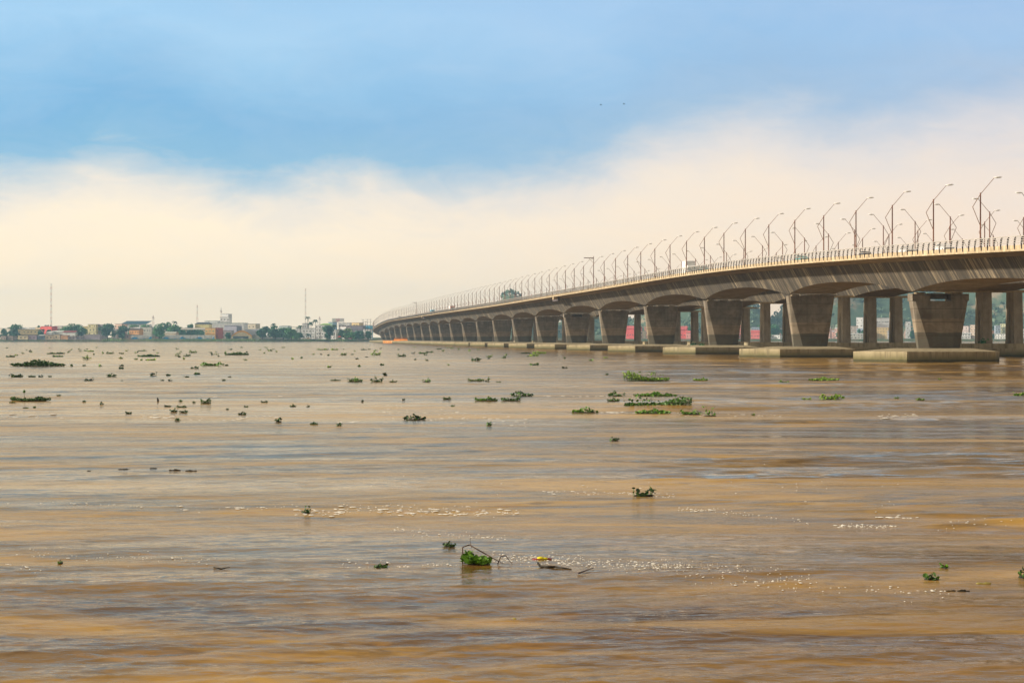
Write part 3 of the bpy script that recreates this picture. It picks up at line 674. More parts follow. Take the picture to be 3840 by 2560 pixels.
# masts
def lattice(px, zt, Y, base, w0, label, cat='mast', name='radio_mast', guy=False, dish=False):
    H = zat(HYz(zt), Y)-base; r = empty(name, at(px, Y, base)); tag(r, label, cat)
    nb = max(6, int(H/4)); 
    for ci, (nm, mt) in enumerate((('red_sections', M['mred']), ('white_sections', M['mwhite']))):
        q = MB()
        for k in range(nb):
            if k % 2 != ci: continue
            def W_(f): return w0*(1-f*(.85 if not guy else 0))/2+.1
            f0, f1 = k/nb, (k+1)/nb; z0, z1 = H*f0, H*f1; a, b2 = W_(f0), W_(f1)
            cs = ((-1, -1), (1, -1), (1, 1), (-1, 1))
            for i in range(4):
                x, y = cs[i]; x2, y2 = cs[(i+1) % 4]
                q.tube((x*a, y*a, z0), (x*b2, y*b2, z1), .09, .09, 4, False); q.tube((x*a, y*a, z0), (x2*b2, y2*b2, z1), .07, .07, 3, False)
        q.build(nm, mt, r)
    if dish:
        q = MB()
        for k in range(5): a = k*1.3; q.box(math.cos(a)*1.1-.25, math.cos(a)*1.1+.25, math.sin(a)*1.1-.15, math.sin(a)*1.1+.15, H*.86+.4*k-1, H*.86+.4*k+1.1)
        q.build('antenna_panels', M['mwhite'], r)
    if guy:
        q = MB(); q.ell((.6, -.6, H*.3), .8, .5, .8); q.box(-1.4, .4, -.1, .1, H*.78, H*.78+.3); q.build('dish', M['mwhite'], r)
M['mred'] = plain('mast_red', (.45,.16,.12), .6); M['mwhite'] = plain('mast_white', (.6,.58,.56), .6)
lattice(A(595), 70, 2500, 5, 1.3, 'very tall slender radio mast at the left, highest over the town', guy=True)
lattice(A(1780), 440, 2600, 5, 3.5, 'short lattice tower with antenna panels behind the trees', dish=True)
lattice(A(2290), 320, 2600, 5, 3.0, 'pointed lattice tower behind the yellow house with dark roof')
lattice(Bx(338), 348, 2570, 5, 2.0, 'mast rising beside the white tank house', dish=True)
lattice(Bx(1318), 125, 2600, 5, .9, 'very thin red and white mast rising behind the tall palm', guy=True)
lattice(Bx(1482), 452, 2500, 5, 2.2, 'small telecom mast with white panels left of the billboard', dish=True)
for k, (zx, zt) in enumerate([(1985, 485), (2015, 510), (2035, 484), (2073, 484)]):
    Y = 2400; H = zat(HYz(zt), Y)-3.3; r = empty('power_pole', at(Bx(zx), Y, 3.3)); tag(r, 'grey utility pole with crossarms near the bridge end, %s from the left' % ordw(k+1), 'utility pole', 'utility poles near the bridge end')
    q = MB(); q.tube((0,0,0), (0,0,H), .3, .2, 6); q.build('pole', M['post'], r)
    q = MB()
    for z in (H-.6, H-4, H-7.5): q.box(-2.6, 1.8, -.12, .12, z, z+.3)
    q.build('crossarm', M['post'], r)

# cars on the bank road
for zx, col, lb in [(1305, (.82,.82,.84), 'white car parked on the far bank below the palms'), (1350, (.85,.55,.03), 'yellow taxi beside the white car on the far bank'), (1840, (.62,.04,.08), 'red car on the far bank in front of the green trees'), (575, (.8,.8,.8), 'white bus shaped car before the arched warehouse')]:
    r = empty('car', at(Bx(zx), 2368, 3.35), R(90)); tag(r, lb, 'car')
    b = MB(); b.prism([(-2.6,.35),(-2.6,.9),(-1.6,1.05),(-.9,1.75),(1.3,1.75),(2.0,1.0),(2.6,.95),(2.6,.35)], 'x', -.9, .9)
    b.build('body', paint(col, .35), r); w = MB(); w.prism([(-1.45,1.08),(-.85,1.65),(1.25,1.65),(1.8,1.05)], 'x', -.92, .92); w.build('window', M['glass'], r)
    for y in (-1.6, 1.6): 
        w = MB(); w.tube((-.95, y, .34), (.95, y, .34), .36, .36, 10); w.build('wheel', M['tyre'], r)
r = empty('market_tent', at(Bx(1710), 2372, 3.3)); tag(r, 'red awning tent by the modern white building', 'tent')
q = MB(); q.loft([[(-2.6,-2.6,2.6),(2.6,-2.6,2.6),(2.6,2.6,2.6),(-2.6,2.6,2.6)],[(-.1,-.1,4.2),(.1,-.1,4.2),(.1,.1,4.2),(-.1,.1,4.2)]]); q.build('canopy', paint((.65,.05,.04)), r)
q = MB()
for x in (-2.5,2.5):
    for y in (-2.5,2.5): q.tube((x,y,0),(x,y,2.6),.1,.1,5)
q.build('legs', M['post'], r)

# ------------------------------------------------------------------ trees
def tree(px, w_z, zt, Y, label, base=3.3, mat='foliage', lob=None, seed=0):
    rnd = random.Random(seed*17+int(px)); W = w_z*1.38*.3231/F*Y; top = zat(HYz(zt), Y)-base
    r = empty('tree', at(px, Y, base)); tag(r, label, 'tree', None)
    t = MB(); t.path([(0,0,-.5), (W*.02, 0, top*.25), (-W*.02, .2, top*.55)], [W*.045+.15, W*.035+.12, .1], 7)
    for k in range(5):
        a = k*1.26+rnd.random(); t.path([(W*.01, 0, top*.22), (math.cos(a)*W*.2, math.sin(a)*W*.2, top*.5), (math.cos(a)*W*.34, math.sin(a)*W*.34, top*.7)], [.22, .13, .05], 5)
    t.build('trunk', M['bark'], r)
    c = MB(); lobes = []
    for k in range(lob or 9):
        a = rnd.uniform(0, 6.28); q = rnd.uniform(.0, .62); lobes.append((math.cos(a)*q*W/2, math.sin(a)*q*W/2, top*rnd.uniform(.18, .78), W*rnd.uniform(.17, .27), top*rnd.uniform(.14, .22)))
    lobes.append((0, 0, top*.8, W*.25, top*.19))
    n = int(500+W*34)
    for k in range(n):
        l = rnd.choice(lobes); u = Vector((rnd.gauss(0, 1), rnd.gauss(0, 1), rnd.gauss(0, 1))).normalized()*rnd.uniform(.55, 1.05)
        p = Vector((l[0]+u.x*l[3], l[1]+u.y*l[3], max(top*.06, min(top, l[2]+u.z*l[4]))))
        leafcard(c, p, rnd.uniform(1.1, 2.5), rnd)
    raw(c, 'crown', M[mat], r); return r
tr = [(A(45), 95, 596, 2385, 'bushy tree at the left edge of the town'), (A(150), 115, 584, 2380, 'ragged tree right of the leftmost bushy tree'), (A(175), 150, 540, 2470, 'dome shaped tree above the long white roof'),
 (A(485), 92, 598, 2385, 'small round tree below the red building'), (A(570), 80, 606, 2410, 'low bush in front of the red building'), (A(450), 60, 560, 2500, 'treetop behind the cream block'),
 (A(780), 150, 560, 2420, 'left part tree of the big dark grove'), (A(850), 190, 530, 2430, 'tallest wide tree of the big dark grove'), (A(945), 130, 566, 2410, 'right part tree of the big dark grove'),
 (A(1241), 158, 531, 2372, 'dense round ball shaped tree standing at the shore'), (A(1418), 135, 552, 2385, 'olive green tree right of the salmon building'),
 (A(1560), 150, 545, 2470, 'dark tree row left piece below the big hall roof'), (A(1680), 160, 546, 2470, 'dark tree row right piece below the big hall roof'),
 (A(1845), 165, 534, 2372, 'large shore tree between the two painted walls'), (A(1950), 150, 520, 2420, 'tall tree right behind the large shore tree'), (A(2030), 130, 545, 2410, 'tree under the lone palm top'),
 (A(2210), 100, 530, 2470, 'round dark tree left of the yellow house'), (A(2110), 90, 606, 2385, 'hedge tree above the long painted wall, leftmost'), (A(2195), 90, 608, 2385, 'hedge tree above the long painted wall, middle'), (A(2290), 95, 606, 2385, 'hedge tree above the long painted wall, right'),
 (Bx(25), 90, 606, 2385, 'low tree left of the bright orange house'), (Bx(100), 90, 612, 2385, 'bush against the bright orange house'), (Bx(415), 60, 640, 2380, 'small dark tree left of the arched warehouse'), (Bx(810), 90, 600, 2380, 'tree right of the warehouse side wall'),
 (Bx(860), 120, 566, 2410, 'dark tree behind the first palm'), (Bx(965), 150, 560, 2385, 'wide blue green tree in the middle of town'), (Bx(1060), 140, 580, 2400, 'tree joining the wide blue green tree'),
 (Bx(1150), 150, 592, 2375, 'low dense tree at the shore right of the wide one'), (Bx(1250), 80, 640, 2385, 'bush at the foot of the palm row'), (Bx(1600), 130, 560, 2385, 'tree in front of the modern building right wing'), (Bx(1730), 70, 610, 2385, 'thin dark tree beside the red tent'),
 (Bx(1850), 130, 636, 2375, 'bright green tree left of the bridge end'), (Bx(1945), 150, 616, 2375, 'larger bright green tree close to the bridge end'), (Bx(2045), 80, 622, 2378, 'last tree before the bridge end')]
for i, q in enumerate(tr): tree(*q, seed=i)
tree(Bx(1810), 115, 592, 2400, 'yellow green tree above the bright green ones', mat='foliage_light')
rn = random.Random(11)
for k in range(22):
    tree(rn.uniform(0, 1380), rn.uniform(60, 130), rn.uniform(575, 610), rn.uniform(2500, 2640), 'treetop peeping between roofs in the back of the far town', seed=100+k)['group'] = 'treetops in the back of the town'
def palm(px, zt, Y, label, fr=13, L=4.2, base=3.3):
    rnd = random.Random(int(px)); H = zat(HYz(zt), Y)-base-1.5; r = empty('palm_tree', at(px, Y, base)); tag(r, label, 'palm tree')
    t = MB(); t.path([(0,0,-.5), (.25,0,H*.4), (.1,0,H*.75), (0,0,H)], [.34,.26,.22,.18], 7); t.build('trunk', M['bark'], r)
    for k in range(fr):
        f = MB(); a = k*2*math.pi/fr+rnd.uniform(-.2,.2); up = rnd.uniform(-.1, .95); LL = L*rnd.uniform(.85, 1.1)
        d = Vector((math.cos(a), math.sin(a), 0)); sd = Vector((-math.sin(a), math.cos(a), 0)); prev = None
        for i in range(7):
            q = i/6; p = Vector((0,0,H))+d*(LL*q)+Vector((0,0,LL*(up*q-1.1*q*q)))
            w = .75*math.sin(math.pi*min(.97, q*.85+.12)); l, r2 = p+sd*w-Vector((0,0,w*.55)), p-sd*w-Vector((0,0,w*.55))
            if prev: f.add([prev[0], prev[1], p, l], [(0,1,2,3)]); f.add([prev[1], prev[2], r2, p], [(0,1,2,3)])
            prev = (l, p, r2)
        raw(f, 'frond', M['palm'], r)
for px, zt, Y, lb in [(A(2030), 500, 2440, 'palm top sticking out over the tall left trees'), (A(915), 538, 2440, 'palm crown at the right of the big dark grove'), (Bx(945), 524, 2395, 'palm above the wide blue green tree'), (Bx(840), 565, 2390, 'short palm left of the wide blue green tree'),
        (Bx(1342), 448, 2420, 'tallest palm with a dense dark crown in front of the thin mast'), (Bx(1258), 548, 2385, 'palm left of the tallest palm'), (Bx(1380), 506, 2385, 'leaning broad palm right of the tallest palm'), (Bx(1432), 480, 2400, 'slender palm before the modern white building'),
        (Bx(1585), 545, 2382, 'palm in front of the modern building'), (Bx(1650), 540, 2382, 'palm under the billboard'), (Bx(1350), 640, 2376, 'small palm at the foot of the palm row'), (Bx(820), 620, 2376, 'small palm near the warehouse side wall')]:
    palm(px, zt, Y, lb, L=4.6)
# shore grass strip
rn = random.Random(5); g = MB()
for k in range(5200):
    x = rn.uniform(hx_(1180*.3231, 2340), hx_(1385, 2340)); d = rn.uniform(1, 24); y = shoreY(x)+d; z = float(np.interp(d, _off, _z))
    if math.sin(x*.045)+math.sin(x*.11+1)+rn.uniform(-1, 1) < -.3: continue
    leafcard(g, Vector((x, y, z+.3)), rn.uniform(.5, 1.5), rn)
tag(raw(g, 'bank_vegetation', M['grass']), 'green scrub and weeds along the far bank', 'bank plants', kind='stuff')
g = MB()
for k in range(600):
    x = rn.uniform(hx_(0, 2340), hx_(1385, 2340)); d = rn.uniform(-1.5, 5); y = shoreY(x)+d; g.ell((x, y, rn.uniform(-.1, .5)), rn.uniform(.3,1), rn.uniform(.3,1), rn.uniform(.2,.6), 6, 3)
tag(g.build('shore_rocks', plain('rock', (.16,.14,.12))), 'broken stones along the foot of the far bank', 'stones', kind='stuff')

# ------------------------------------------------------------------ right-hand shore seen under the bridge
def rb(x0, x1, ytop, Y, col, label, **k):
    zt = (ytop-1040)/.3231; return building(x0, x1, zt, Y, col, label, base=3.3, **k)
rr = [(2346, 2400, 1222, 2800, (.62,.10,.10), 'red market hall with white round clock seen under the bridge', dict(roof='gable', rcol=(.62,.12,.12), nw=5, ns=1, rh=4)),
 (2400, 2412, 1240, 2800, (.7,.6,.45), 'cream block beside the clock hall', dict(nw=1, ns=2)),
 (2548, 2575, 1223, 2800, (.62,.12,.12), 'red roofed hall with tall gable in the second gap', dict(roof='gable', rcol=(.6,.13,.13), nw=2, rh=5)),
 (2572, 2600, 1240, 2790, (.75,.30,.28), 'pink low hall in the second gap', dict(roof='gable', rcol=(.65,.16,.15), nw=2, rh=3)),
 (2765, 2785, 1218, 2800, (.7,.25,.2), 'narrow salmon building beside the third pier', dict(nw=1, ns=3)),
 (2815, 2848, 1238, 2790, (.62,.16,.15), 'red roofed row in the gap right of the third pier', dict(roof='gable', rcol=(.6,.12,.12), nw=3, rh=3)),
 (2818, 2846, 1226, 2850, (.35,.42,.52), 'blue grey block above the red roofed row', dict(nw=3, ns=3)),
 (2892, 2926, 1256, 2790, (.72,.72,.74), 'white low boat shed before the wooded hill', dict(nw=3)),
 (3186, 3240, 1250, 2790, (.72,.68,.62), 'white house with awning low in the fourth gap', dict(nw=4, ns=2, roof='shed', rcol=(.75,.75,.73), rh=1)),
 (3211, 3236, 1190, 2900, (.80,.82,.84), 'white tower block highest in the fourth gap', dict(nw=2, ns=4)),
 (3186, 3216, 1222, 2860, (.5,.42,.36), 'brown grey block left in the fourth gap', dict(nw=2, ns=3)),
 (3212, 3240, 1232, 2840, (.36,.42,.52), 'blue roofed block in the fourth gap', dict(nw=2, ns=2)),
 (3284, 3345, 1192, 2900, (.78,.76,.72), 'cream terrace building high in the fifth gap', dict(nw=6, ns=3, rcol=(.7,.66,.6))),
 (3288, 3330, 1228, 2840, (.85,.50,.25), 'orange house with balconies in the fifth gap', dict(nw=4, ns=4)),
 (3328, 3350, 1240, 2835, (.62,.60,.64), 'grey lilac block right in the fifth gap', dict(nw=2, ns=3)),
 (3396, 3415, 1206, 2880, (.85,.85,.83), 'white block between column and nearest pier', dict(nw=1, ns=4)),
 (3606, 3640, 1248, 2800, (.74,.72,.70), 'white roofed house right of the nearest pier', dict(nw=3, ns=2, roof='shed', rcol=(.8,.8,.8), rh=1)),
 (3606, 3632, 1222, 2880, (.6,.50,.48), 'brown house behind the white roofed one', dict(nw=2, ns=3)),
 (3638, 3660, 1218, 2900, (.75,.55,.45), 'salmon tall house beside the first split column', dict(nw=2, ns=4)),
 (3732, 3752, 1220, 2840, (.45,.52,.62), 'blue grey apartment block in the rightmost gap', dict(nw=2, ns=5)),
 (3750, 3790, 1214, 2850, (.85,.66,.42), 'cream orange apartment block in the rightmost gap', dict(nw=4, ns=5)),
 (3730, 3790, 1252, 2790, (.76,.70,.66), 'long low pale house at the waterline in the rightmost gap', dict(nw=6, ns=2))]
for b in rr: 
    r, W, H = rb(*b[:6], **b[6])
    if 'clock' in b[5] and 'round' in b[5]:
        q = MB(); q.tube((W*.22, -1.0, H+.6), (W*.22, -.7, H+.6), 2.6, 2.6, 20); co = q.build('clock', paint((.88,.88,.86)), r)
        q = MB(); q.box(W*.22-1.6, W*.22+1.4, -1.05, -1.003, H+.4, H+.9); q.build('clock_hand', paint((.5,.1,.1)), co)
rn = random.Random(21)
for k in range(60):
    px = rn.uniform(2300, 3850); Y = rn.uniform(2850, 3080); colr = rn.choice([('cream', (.75,.66,.5)), ('white', (.8,.8,.78)), ('pink', (.7,.42,.36)), ('grey', (.42,.42,.45)), ('brick', (.5,.26,.18))])
    r, W, H = rb(px, px+rn.uniform(14, 30), rn.uniform(1222, 1258), Y, colr[1], '%s house in the hazy town on the far right shore under the bridge' % colr[0], nw=2, ns=3, roof=rn.choice(['flat', 'gable', 'flat']), rcol=rn.choice([(.6,.2,.15), (.6,.6,.58), (.35,.33,.33)]))
    r['group'] = 'houses of the right shore town'
for k in range(30):
    px = rn.uniform(2340, 3800); q = tree(px, rn.uniform(50, 95), (rn.uniform(1225, 1250)-1040)/.3231, rn.uniform(2790, 2960), 'tree among the houses on the right shore under the bridge', seed=300+k); q['group'] = 'trees on the right shore'
for zx, yy, w, Y in [(2590, 1226, 90, 2860), (2870, 1210, 190, 2900), (2905, 1216, 180, 2900)]:
    tree(zx, w, (yy-1040)/.3231, Y, 'dark green tree rising over the right shore near column at %s' % {2590: 'the second gap', 2870: 'the valley gap, left one', 2905: 'the valley gap, right one'}[zx], seed=zx)

# orange fenders / barges at the far foot of the bridge
def barge(px, D, L, z0, h, label, stripes=True, m=(.92,.27,.01)):
    t = t_of(px, D); r = empty('work_barge', BW(D, t, z0), R(-28)); tag(r, label, 'barge')
    q = MB(); q.box(0, L, 0, 3, -.4, h); q.build('hull', paint(m), r)
    if stripes:
        for k in range(int(L/2)):
            q = MB(); q.add([(k*2+.2, -.03, .1), (k*2+1.0, -.03, .1), (k*2+1.8, -.03, h-.05), (k*2+1.0, -.03, h-.05)], [(0,1,2,3)]); q.build('stripe', paint((.85,.62,.30)), r)
    else:
        q = MB()
        for k in range(int(L/1.5)): q.tube((k*1.5+.3, .1, h), (k*1.5+.3, .1, h+.9), .08, .08, 4)
        q.box(.1, L-.1, .05, .15, h+.8, h+.95); q.build('rail', paint(m), r)
barge(1436, 94.5, 14, .2, 2.1, 'orange and pale striped floating fender at the far foot of the bridge')
barge(1477, 102.0, 15, 1.95, 1.5, 'plain orange work platform behind the striped fender', False)
# shrubs on the footings
for k, (px, D, t, s) in enumerate([(0, 141, tn(3)-3, .9), (0, 137.8, tn(3)-4, 1.3), (0, 109, tn(3)-4, .8), (0, 152, tn(2)-7, 1.0), (0, 126, tn(4)+2, .9)]):
    c = MB(); rnd = random.Random(k)
    for i in range(90): u = Vector((rnd.gauss(0, 1), rnd.gauss(0, 1), abs(rnd.gauss(0, 1))))*.45*s; leafcard(c, u, .35, rnd)
    o = raw(c, 'shrub', M['foliage'], loc=BW(D, t, 1.9+(1.1 if D > 138 else .1))); tag(o, 'small green shrub growing on a bridge footing, %s' % ['between the second and nearest pier, right one', 'between the second and nearest pier, left one', 'beside the third pier', 'at the right edge of the photo', 'beside the fourth pier'][k], 'shrub')

# birds
for k, (px, py) in enumerate([(1380, 242), (1433, 240)]):
    Y = 420; p = Vector((hx_(px*1.6327, Y), Y, zat(py*1.6327, Y))); q = MB()
    q.loft([[(-.3,0,0),(-.3,.01,0),(-.3,0,.01)], [(0,.06,0),(0,-.06,0),(0,0,.09)], [(.35,.01,0),(.35,0,.01),(.35,-.01,0)]])
    o = q.build('bird', M['tyre'], None, True, p); tag(o, 'tiny dark bird in the blue sky, the %s of two' % ('left', 'right')[k], 'bird')
    for s in (-1, 1):
        w = MB(); w.add([(-.1,0,.03),(.12,0,.03),(.05,s*.35,.2),(-.08,s*.38,.2),(-.1,s*.75,.08),(-.1,0,.05),(.12,0,.05),(.05,s*.35,.22),(-.08,s*.38,.22),(-.1,s*.75,.1)], [(0,1,2,3),(3,2,4),(5,6,7,8),(8,7,9)]); w.build('wing', M['tyre'], o)

WR = np.random.RandomState(4)
comp = []
for i in range(60):
    lam = .12*(22/.12)**(i/59.0); amp = (.0036 if lam < .6 else .0027)*lam**.62
    th = R(97)+WR.uniform(-1, 1)*(1.1 if lam < 1 else .7 if lam < 4 else .35); comp.append((2*math.pi/lam*math.cos(th), 2*math.pi/lam*math.sin(th), WR.uniform(0, 6.28), amp, lam))
comp2 = []
for i in range(17):
    lam = .8*(13/.8)**(i/16.0); th = R(95)+WR.uniform(-.34, .34)
    comp2.append((2*math.pi/lam*math.cos(th), 2*math.pi/lam*math.sin(th), WR.uniform(0, 6.28), .0082*lam**.62, lam))
def wavez(X, Y):
    # calmer and livelier patches, travelling with the current
    m = .5+.5*np.sin(X*.11+2*np.sin(Y*.045+1))*np.sin(Y*.083+1.3*np.sin(X*.06))
    m2 = .5+.5*np.sin(X*.023+Y*.017+1.2*np.sin(Y*.031+X*.02)+.7)
    z = np.zeros_like(X)
    d = np.sqrt(X*X+Y*Y)
    for kx, ky, ph, a, lam in comp:
        keep = np.clip((lam/(d*.0022+.02)-1.5)/2.5, 0, 1)
        w = a*((.30+.95*m*m2) if lam < 3 else .55)*keep
        z = z+w*(1-np.abs(np.sin((kx*X+ky*Y)*.5+ph+.35*np.sin(X*.35+ph)))*2)*.8 if lam < 2.0 else z+w*np.sin(kx*X+ky*Y+ph+.4*np.sin(X*.15+ph))
    # wind-rippled patches on the right hand side of the current
    cl = np.clip((X-.045*Y+1.0)/5.0, 0, 1)
    q = np.sin(Y*.115+1.1*np.sin(X*.09+.6)+.5)+.75*np.sin(X*.13-Y*.21+1.4*np.sin(Y*.05))+.5*np.sin(Y*.41+X*.07+2*np.sin(X*.17))
    pk = np.clip((q+.15)/.6, 0, 1); pk = pk*pk*(3-2*pk)*cl
    for kx, ky, ph, a, lam in comp2:
        keep = np.clip((lam/(d*.0048+.05)-1.2)/1.5, 0, 1)
        z = z+pk*a*keep*np.sin(kx*X+ky*Y+ph+1.1*np.sin(X*.45/lam+ph*3)+.7*np.sin(Y*.6/lam+X*.3/lam+ph))
    return z*np.clip((520-d)/160, 0, 1)
def WAVE(x, y): return float(wavez(np.array([x]), np.array([y]))[0])
# ------------------------------------------------------------------ floating plants
def hyacinth(x0, x1, yb, hpx, label, group='water hyacinth clumps drifting on the river', mat='hya', dens=1.0, stalk=.0, mound=None, seed=0, big=1.0):
    Y = CH*F/(yb-HY); X0, X1 = hx_(x0, Y), hx_(x1, Y); W = X1-X0; h = hpx*1.3/F*Y; rnd = random.Random(seed)
    dep = max(.35*big, min(W*.6, 2.5+W*.12)); loc = Vector(((X0+X1)/2, Y+dep*.35, 0)); loc.z = WAVE(loc.x, loc.y)+.005; lr = min(.085, max(.03, h*.32))*big
    if Y > 200: lr = max(lr, .17)
    n = int(max(12, min(1700, W*dep*(75 if Y < 60 else 80)*dens/(lr/.08)**2)))
    L = MB(); S = MB()
    ph = rnd.uniform(0, 6)
    for k in range(n):
        u = rnd.uniform(-1, 1); v = rnd.uniform(-1, 1)
        if u*u+v*v > 1: continue
        x = u*W/2; y = v*dep/2
        env = .35+.65*abs(math.sin(u*2.3+ph)*math.cos(u*5.1+ph*2))
        if mound is not None: env = .35+.65*math.exp(-((u-mound)/.45)**2)
        z = h*env*(1-.5*v*v)*rnd.uniform(.12 if Y < 60 else .25, 1.25)
        if rnd.random() < stalk: z = h*rnd.uniform(.7, 1.25)
        a = rnd.uniform(0, 6.28); tl = rnd.uniform(.1, 1.25); r_ = lr*rnd.uniform(.65, 1.3)
        nrm = Vector((math.cos(a)*math.sin(tl), math.sin(a)*math.sin(tl), math.cos(tl))); uu = nrm.orthogonal().normalized(); vv = nrm.cross(uu)
        c = Vector((x, y, z)); m = 7
        ring = [c+(uu*math.cos(2*math.pi*i/m)*1.0+vv*math.sin(2*math.pi*i/m)*.85)*r_+nrm*r_*.25 for i in range(m)]
        L.add([c]+ring, [(0, 1+i, 1+(i+1) % m) for i in range(m)])
        if z > lr*.8 and rnd.random() < .4: S.tube((x*.93, y*.9, -.02), c, lr*.16, lr*.10, 3, False)
    o = raw(L, 'water_hyacinth', M[mat], loc=loc, smooth=False); tag(o, label, 'water plant', group)
    if S.f: raw(S, 'stalks', M['hya_dark'], o)
    q = MB(); rg = [(math.cos(a)*W*.46*rnd.uniform(.85, 1.1), math.sin(a)*dep*.45*rnd.uniform(.85, 1.1)) for a in [i*math.pi/7 for i in range(14)]]
    q.loft([[(x, y, -.05) for x, y in rg], [(x*.9, y*.9, .008) for x, y in rg], [(x*.7, y*.7, .008+min(.03, h*.12)) for x, y in rg]]); q.build('root_mat', M['root'], o)
    return o
def W1(z): return z*.5527
def W2(z): return 1270+z*.5527
def W3(z): return 2540+z*.5527
def wy(z): return 1270+z*.5527
def fy(z): return 1760+z*.5527
k = .5527
# named ones, nearest and largest
hyacinth(W2(2540-600)+0, W2(2420), wy(470), 42*k, 'largest leafy raft of water hyacinth right of centre, with tall leaves at its right end', dens=1.2, mound=.75, seed=1, stalk=.05)
hyacinth(W2(1930), W2(2250), wy(288), 40*k, 'long bright hyacinth raft with upright leaves on its left, farther than the largest raft', mat='hya_pale', mound=-.7, stalk=.08, seed=2)
hyacinth(W2(2005), W2(2300), wy(390), 20*k, 'flat green hyacinth raft just behind the largest raft', seed=3)
hyacinth(W2(2010), W2(2260), wy(507), 22*k, 'flat green hyacinth raft just in front of the largest raft', seed=4)
hyacinth(W3(20), W3(175), wy(512), 18*k, 'thin string of hyacinth leaves right of the largest raft', seed=5)
hyacinth(W3(175), W3(272), wy(523), 42*k, 'spiky hyacinth tuft with tall leaves ending the string right of the largest raft', stalk=.12, seed=6)
hyacinth(W2(1825), W2(1945), wy(389), 22*k, 'hyacinth clump left of the flat raft, upper of a pair', seed=7)
hyacinth(W2(1815), W2(1910), wy(421), 13*k, 'hyacinth clump left of the largest raft, lower of a pair', seed=8)
hyacinth(W2(1585), W2(1760), wy(503), 24*k, 'low hyacinth strip with a tuft in its middle, left of the largest raft', mound=.1, seed=9)
hyacinth(W3(965), W3(1140), wy(418), 30*k, 'bright green hyacinth clump at the right, below the two nearest footings', mat='hya_pale', dens=1.2, seed=10)
hyacinth(W3(840), W3(915), wy(418), 7*k, 'faint small strip left of the bright green right clump', mat='hya_pale', seed=11)
hyacinth(W3(685), W3(760), wy(298), 12*k, 'small pale hyacinth patch in front of the second pier footing', mat='hya_pale', seed=12)
hyacinth(W3(900), W3(1105), wy(286), 14*k, 'long pale hyacinth strip before the nearest footing', mat='hya_pale', seed=13)
hyacinth(W3(100), W3(215), wy(286), 13*k, 'pale hyacinth strip before the third footing', mat='hya_pale', seed=14)
hyacinth(W3(1768), W3(1802), wy(288), 12*k, 'tiny pale patch below the nearest footing', mat='hya_pale', seed=15)
hyacinth(W3(1618), W3(1688), wy(415), 11*k, 'small yellow green patch at the right, right of the bright clump', mat='hya_pale', seed=16)
hyacinth(W3(1476), W3(1505), wy(406), 8*k, 'tiny patch between the bright clump and the small yellow green one', mat='hya_pale', seed=17)
hyacinth(W3(2280), W3(2420), wy(396), 18*k, 'bright hyacinth patch cut by the right edge of the photo', mat='hya_pale', seed=18)
hyacinth(W3(503), W3(530), wy(515), 9*k, 'single small floating leaf tuft right of the spiky tuft', seed=19)
hyacinth(W2(437), W2(602), wy(549), 24*k, 'dark hyacinth clump with two raised leaves, just left of centre', mat='hya_dark', mound=-.2, seed=20)
hyacinth(W2(920), W2(1085), wy(419), 15*k, 'thin hyacinth strip left of a darker clump near mid photo', seed=21)
hyacinth(W2(1100), W2(1240), wy(419), 18*k, 'dark hyacinth clump at the right end of the thin mid strip', mat='hya_dark', seed=22)
hyacinth(W2(1165), W2(1322), wy(391), 26*k, 'hyacinth clump with raised leaves above the dark mid clump', mound=-.3, seed=23)
hyacinth(W2(55), W2(160), wy(291), 24*k, 'leafy hyacinth clump, left one of the mid river trio', dens=1.3, seed=24)
hyacinth(W2(215), W2(300), wy(293), 24*k, 'leafy hyacinth clump, middle one of the mid river trio', dens=1.3, seed=25)
hyacinth(W2(338), W2(396), wy(294), 11*k, 'small hyacinth clump, right one of the mid river trio', seed=26)
hyacinth(W2(565), W2(626), wy(292), 18*k, 'compact hyacinth tuft alone right of the mid river trio', dens=1.3, seed=27)
hyacinth(W2(875), W2(985), wy(286), 10*k, 'broken hyacinth strip with low leaves, mid river', seed=28)
hyacinth(W2(985), W2(1030), wy(288), 20*k, 'upright leaf tuft ending the broken mid river strip', stalk=.2, seed=29)
hyacinth(W2(1000), W2(1040), wy(590), 20*k, 'single upright hyacinth leaf on white foam, centre', seed=30)
hyacinth(W2(1845), W2(1905), wy(694), 18*k, 'lone small three leaf tuft right of centre on open water', mat='hya_dark', seed=31)
hyacinth(W1(55), W1(332), wy(423), 17*k, 'long dark hyacinth strip near the left edge with one tall bud', mat='hya_dark', seed=32)
hyacinth(W1(55), W1(430), wy(187), 28*k, 'largest far hyacinth island at the left, humped in its middle', mat='hya', mound=0, dens=1.4, seed=33)
hyacinth(W1(1350), W1(1515), wy(183), 15*k, 'flat far hyacinth raft left of centre, below the white factory', seed=34)
hyacinth(W1(1350), W1(1436), wy(440), 22*k, 'leafy dark clump left of centre in the sandy coloured band', mat='hya_dark', dens=1.3, seed=35)
hyacinth(W1(1175), W1(1230), wy(556), 18*k, 'three round dark leaves beside white foam at the left', mat='hya_dark', seed=36)
hyacinth(W1(1865), W1(1912), wy(566), 20*k, 'dark compact clump with reflection, left of centre', mat='hya_dark', dens=1.4, seed=37)
hyacinth(W2(1990), W2(2165), fy(198), 52*k, 'dark hyacinth clump with curled leaves right of centre in the near water', mat='hya_dark', dens=1.6, seed=38)
hyacinth(W2(705), W2(790), fy(527), 22*k, 'small dark hyacinth tuft above the near green clump', mat='hya_dark', dens=1.3, seed=39)
hyacinth(W2(826), W2(1030), fy(652), 60*k, 'nearest bright green clump tangled with bent brown twigs', mat='hya', mound=-.45, dens=5, seed=40)
hyacinth(W2(232), W2(330), fy(668), 12*k, 'low dark leaf string left of the nearest green clump', mat='hya_dark', seed=41)
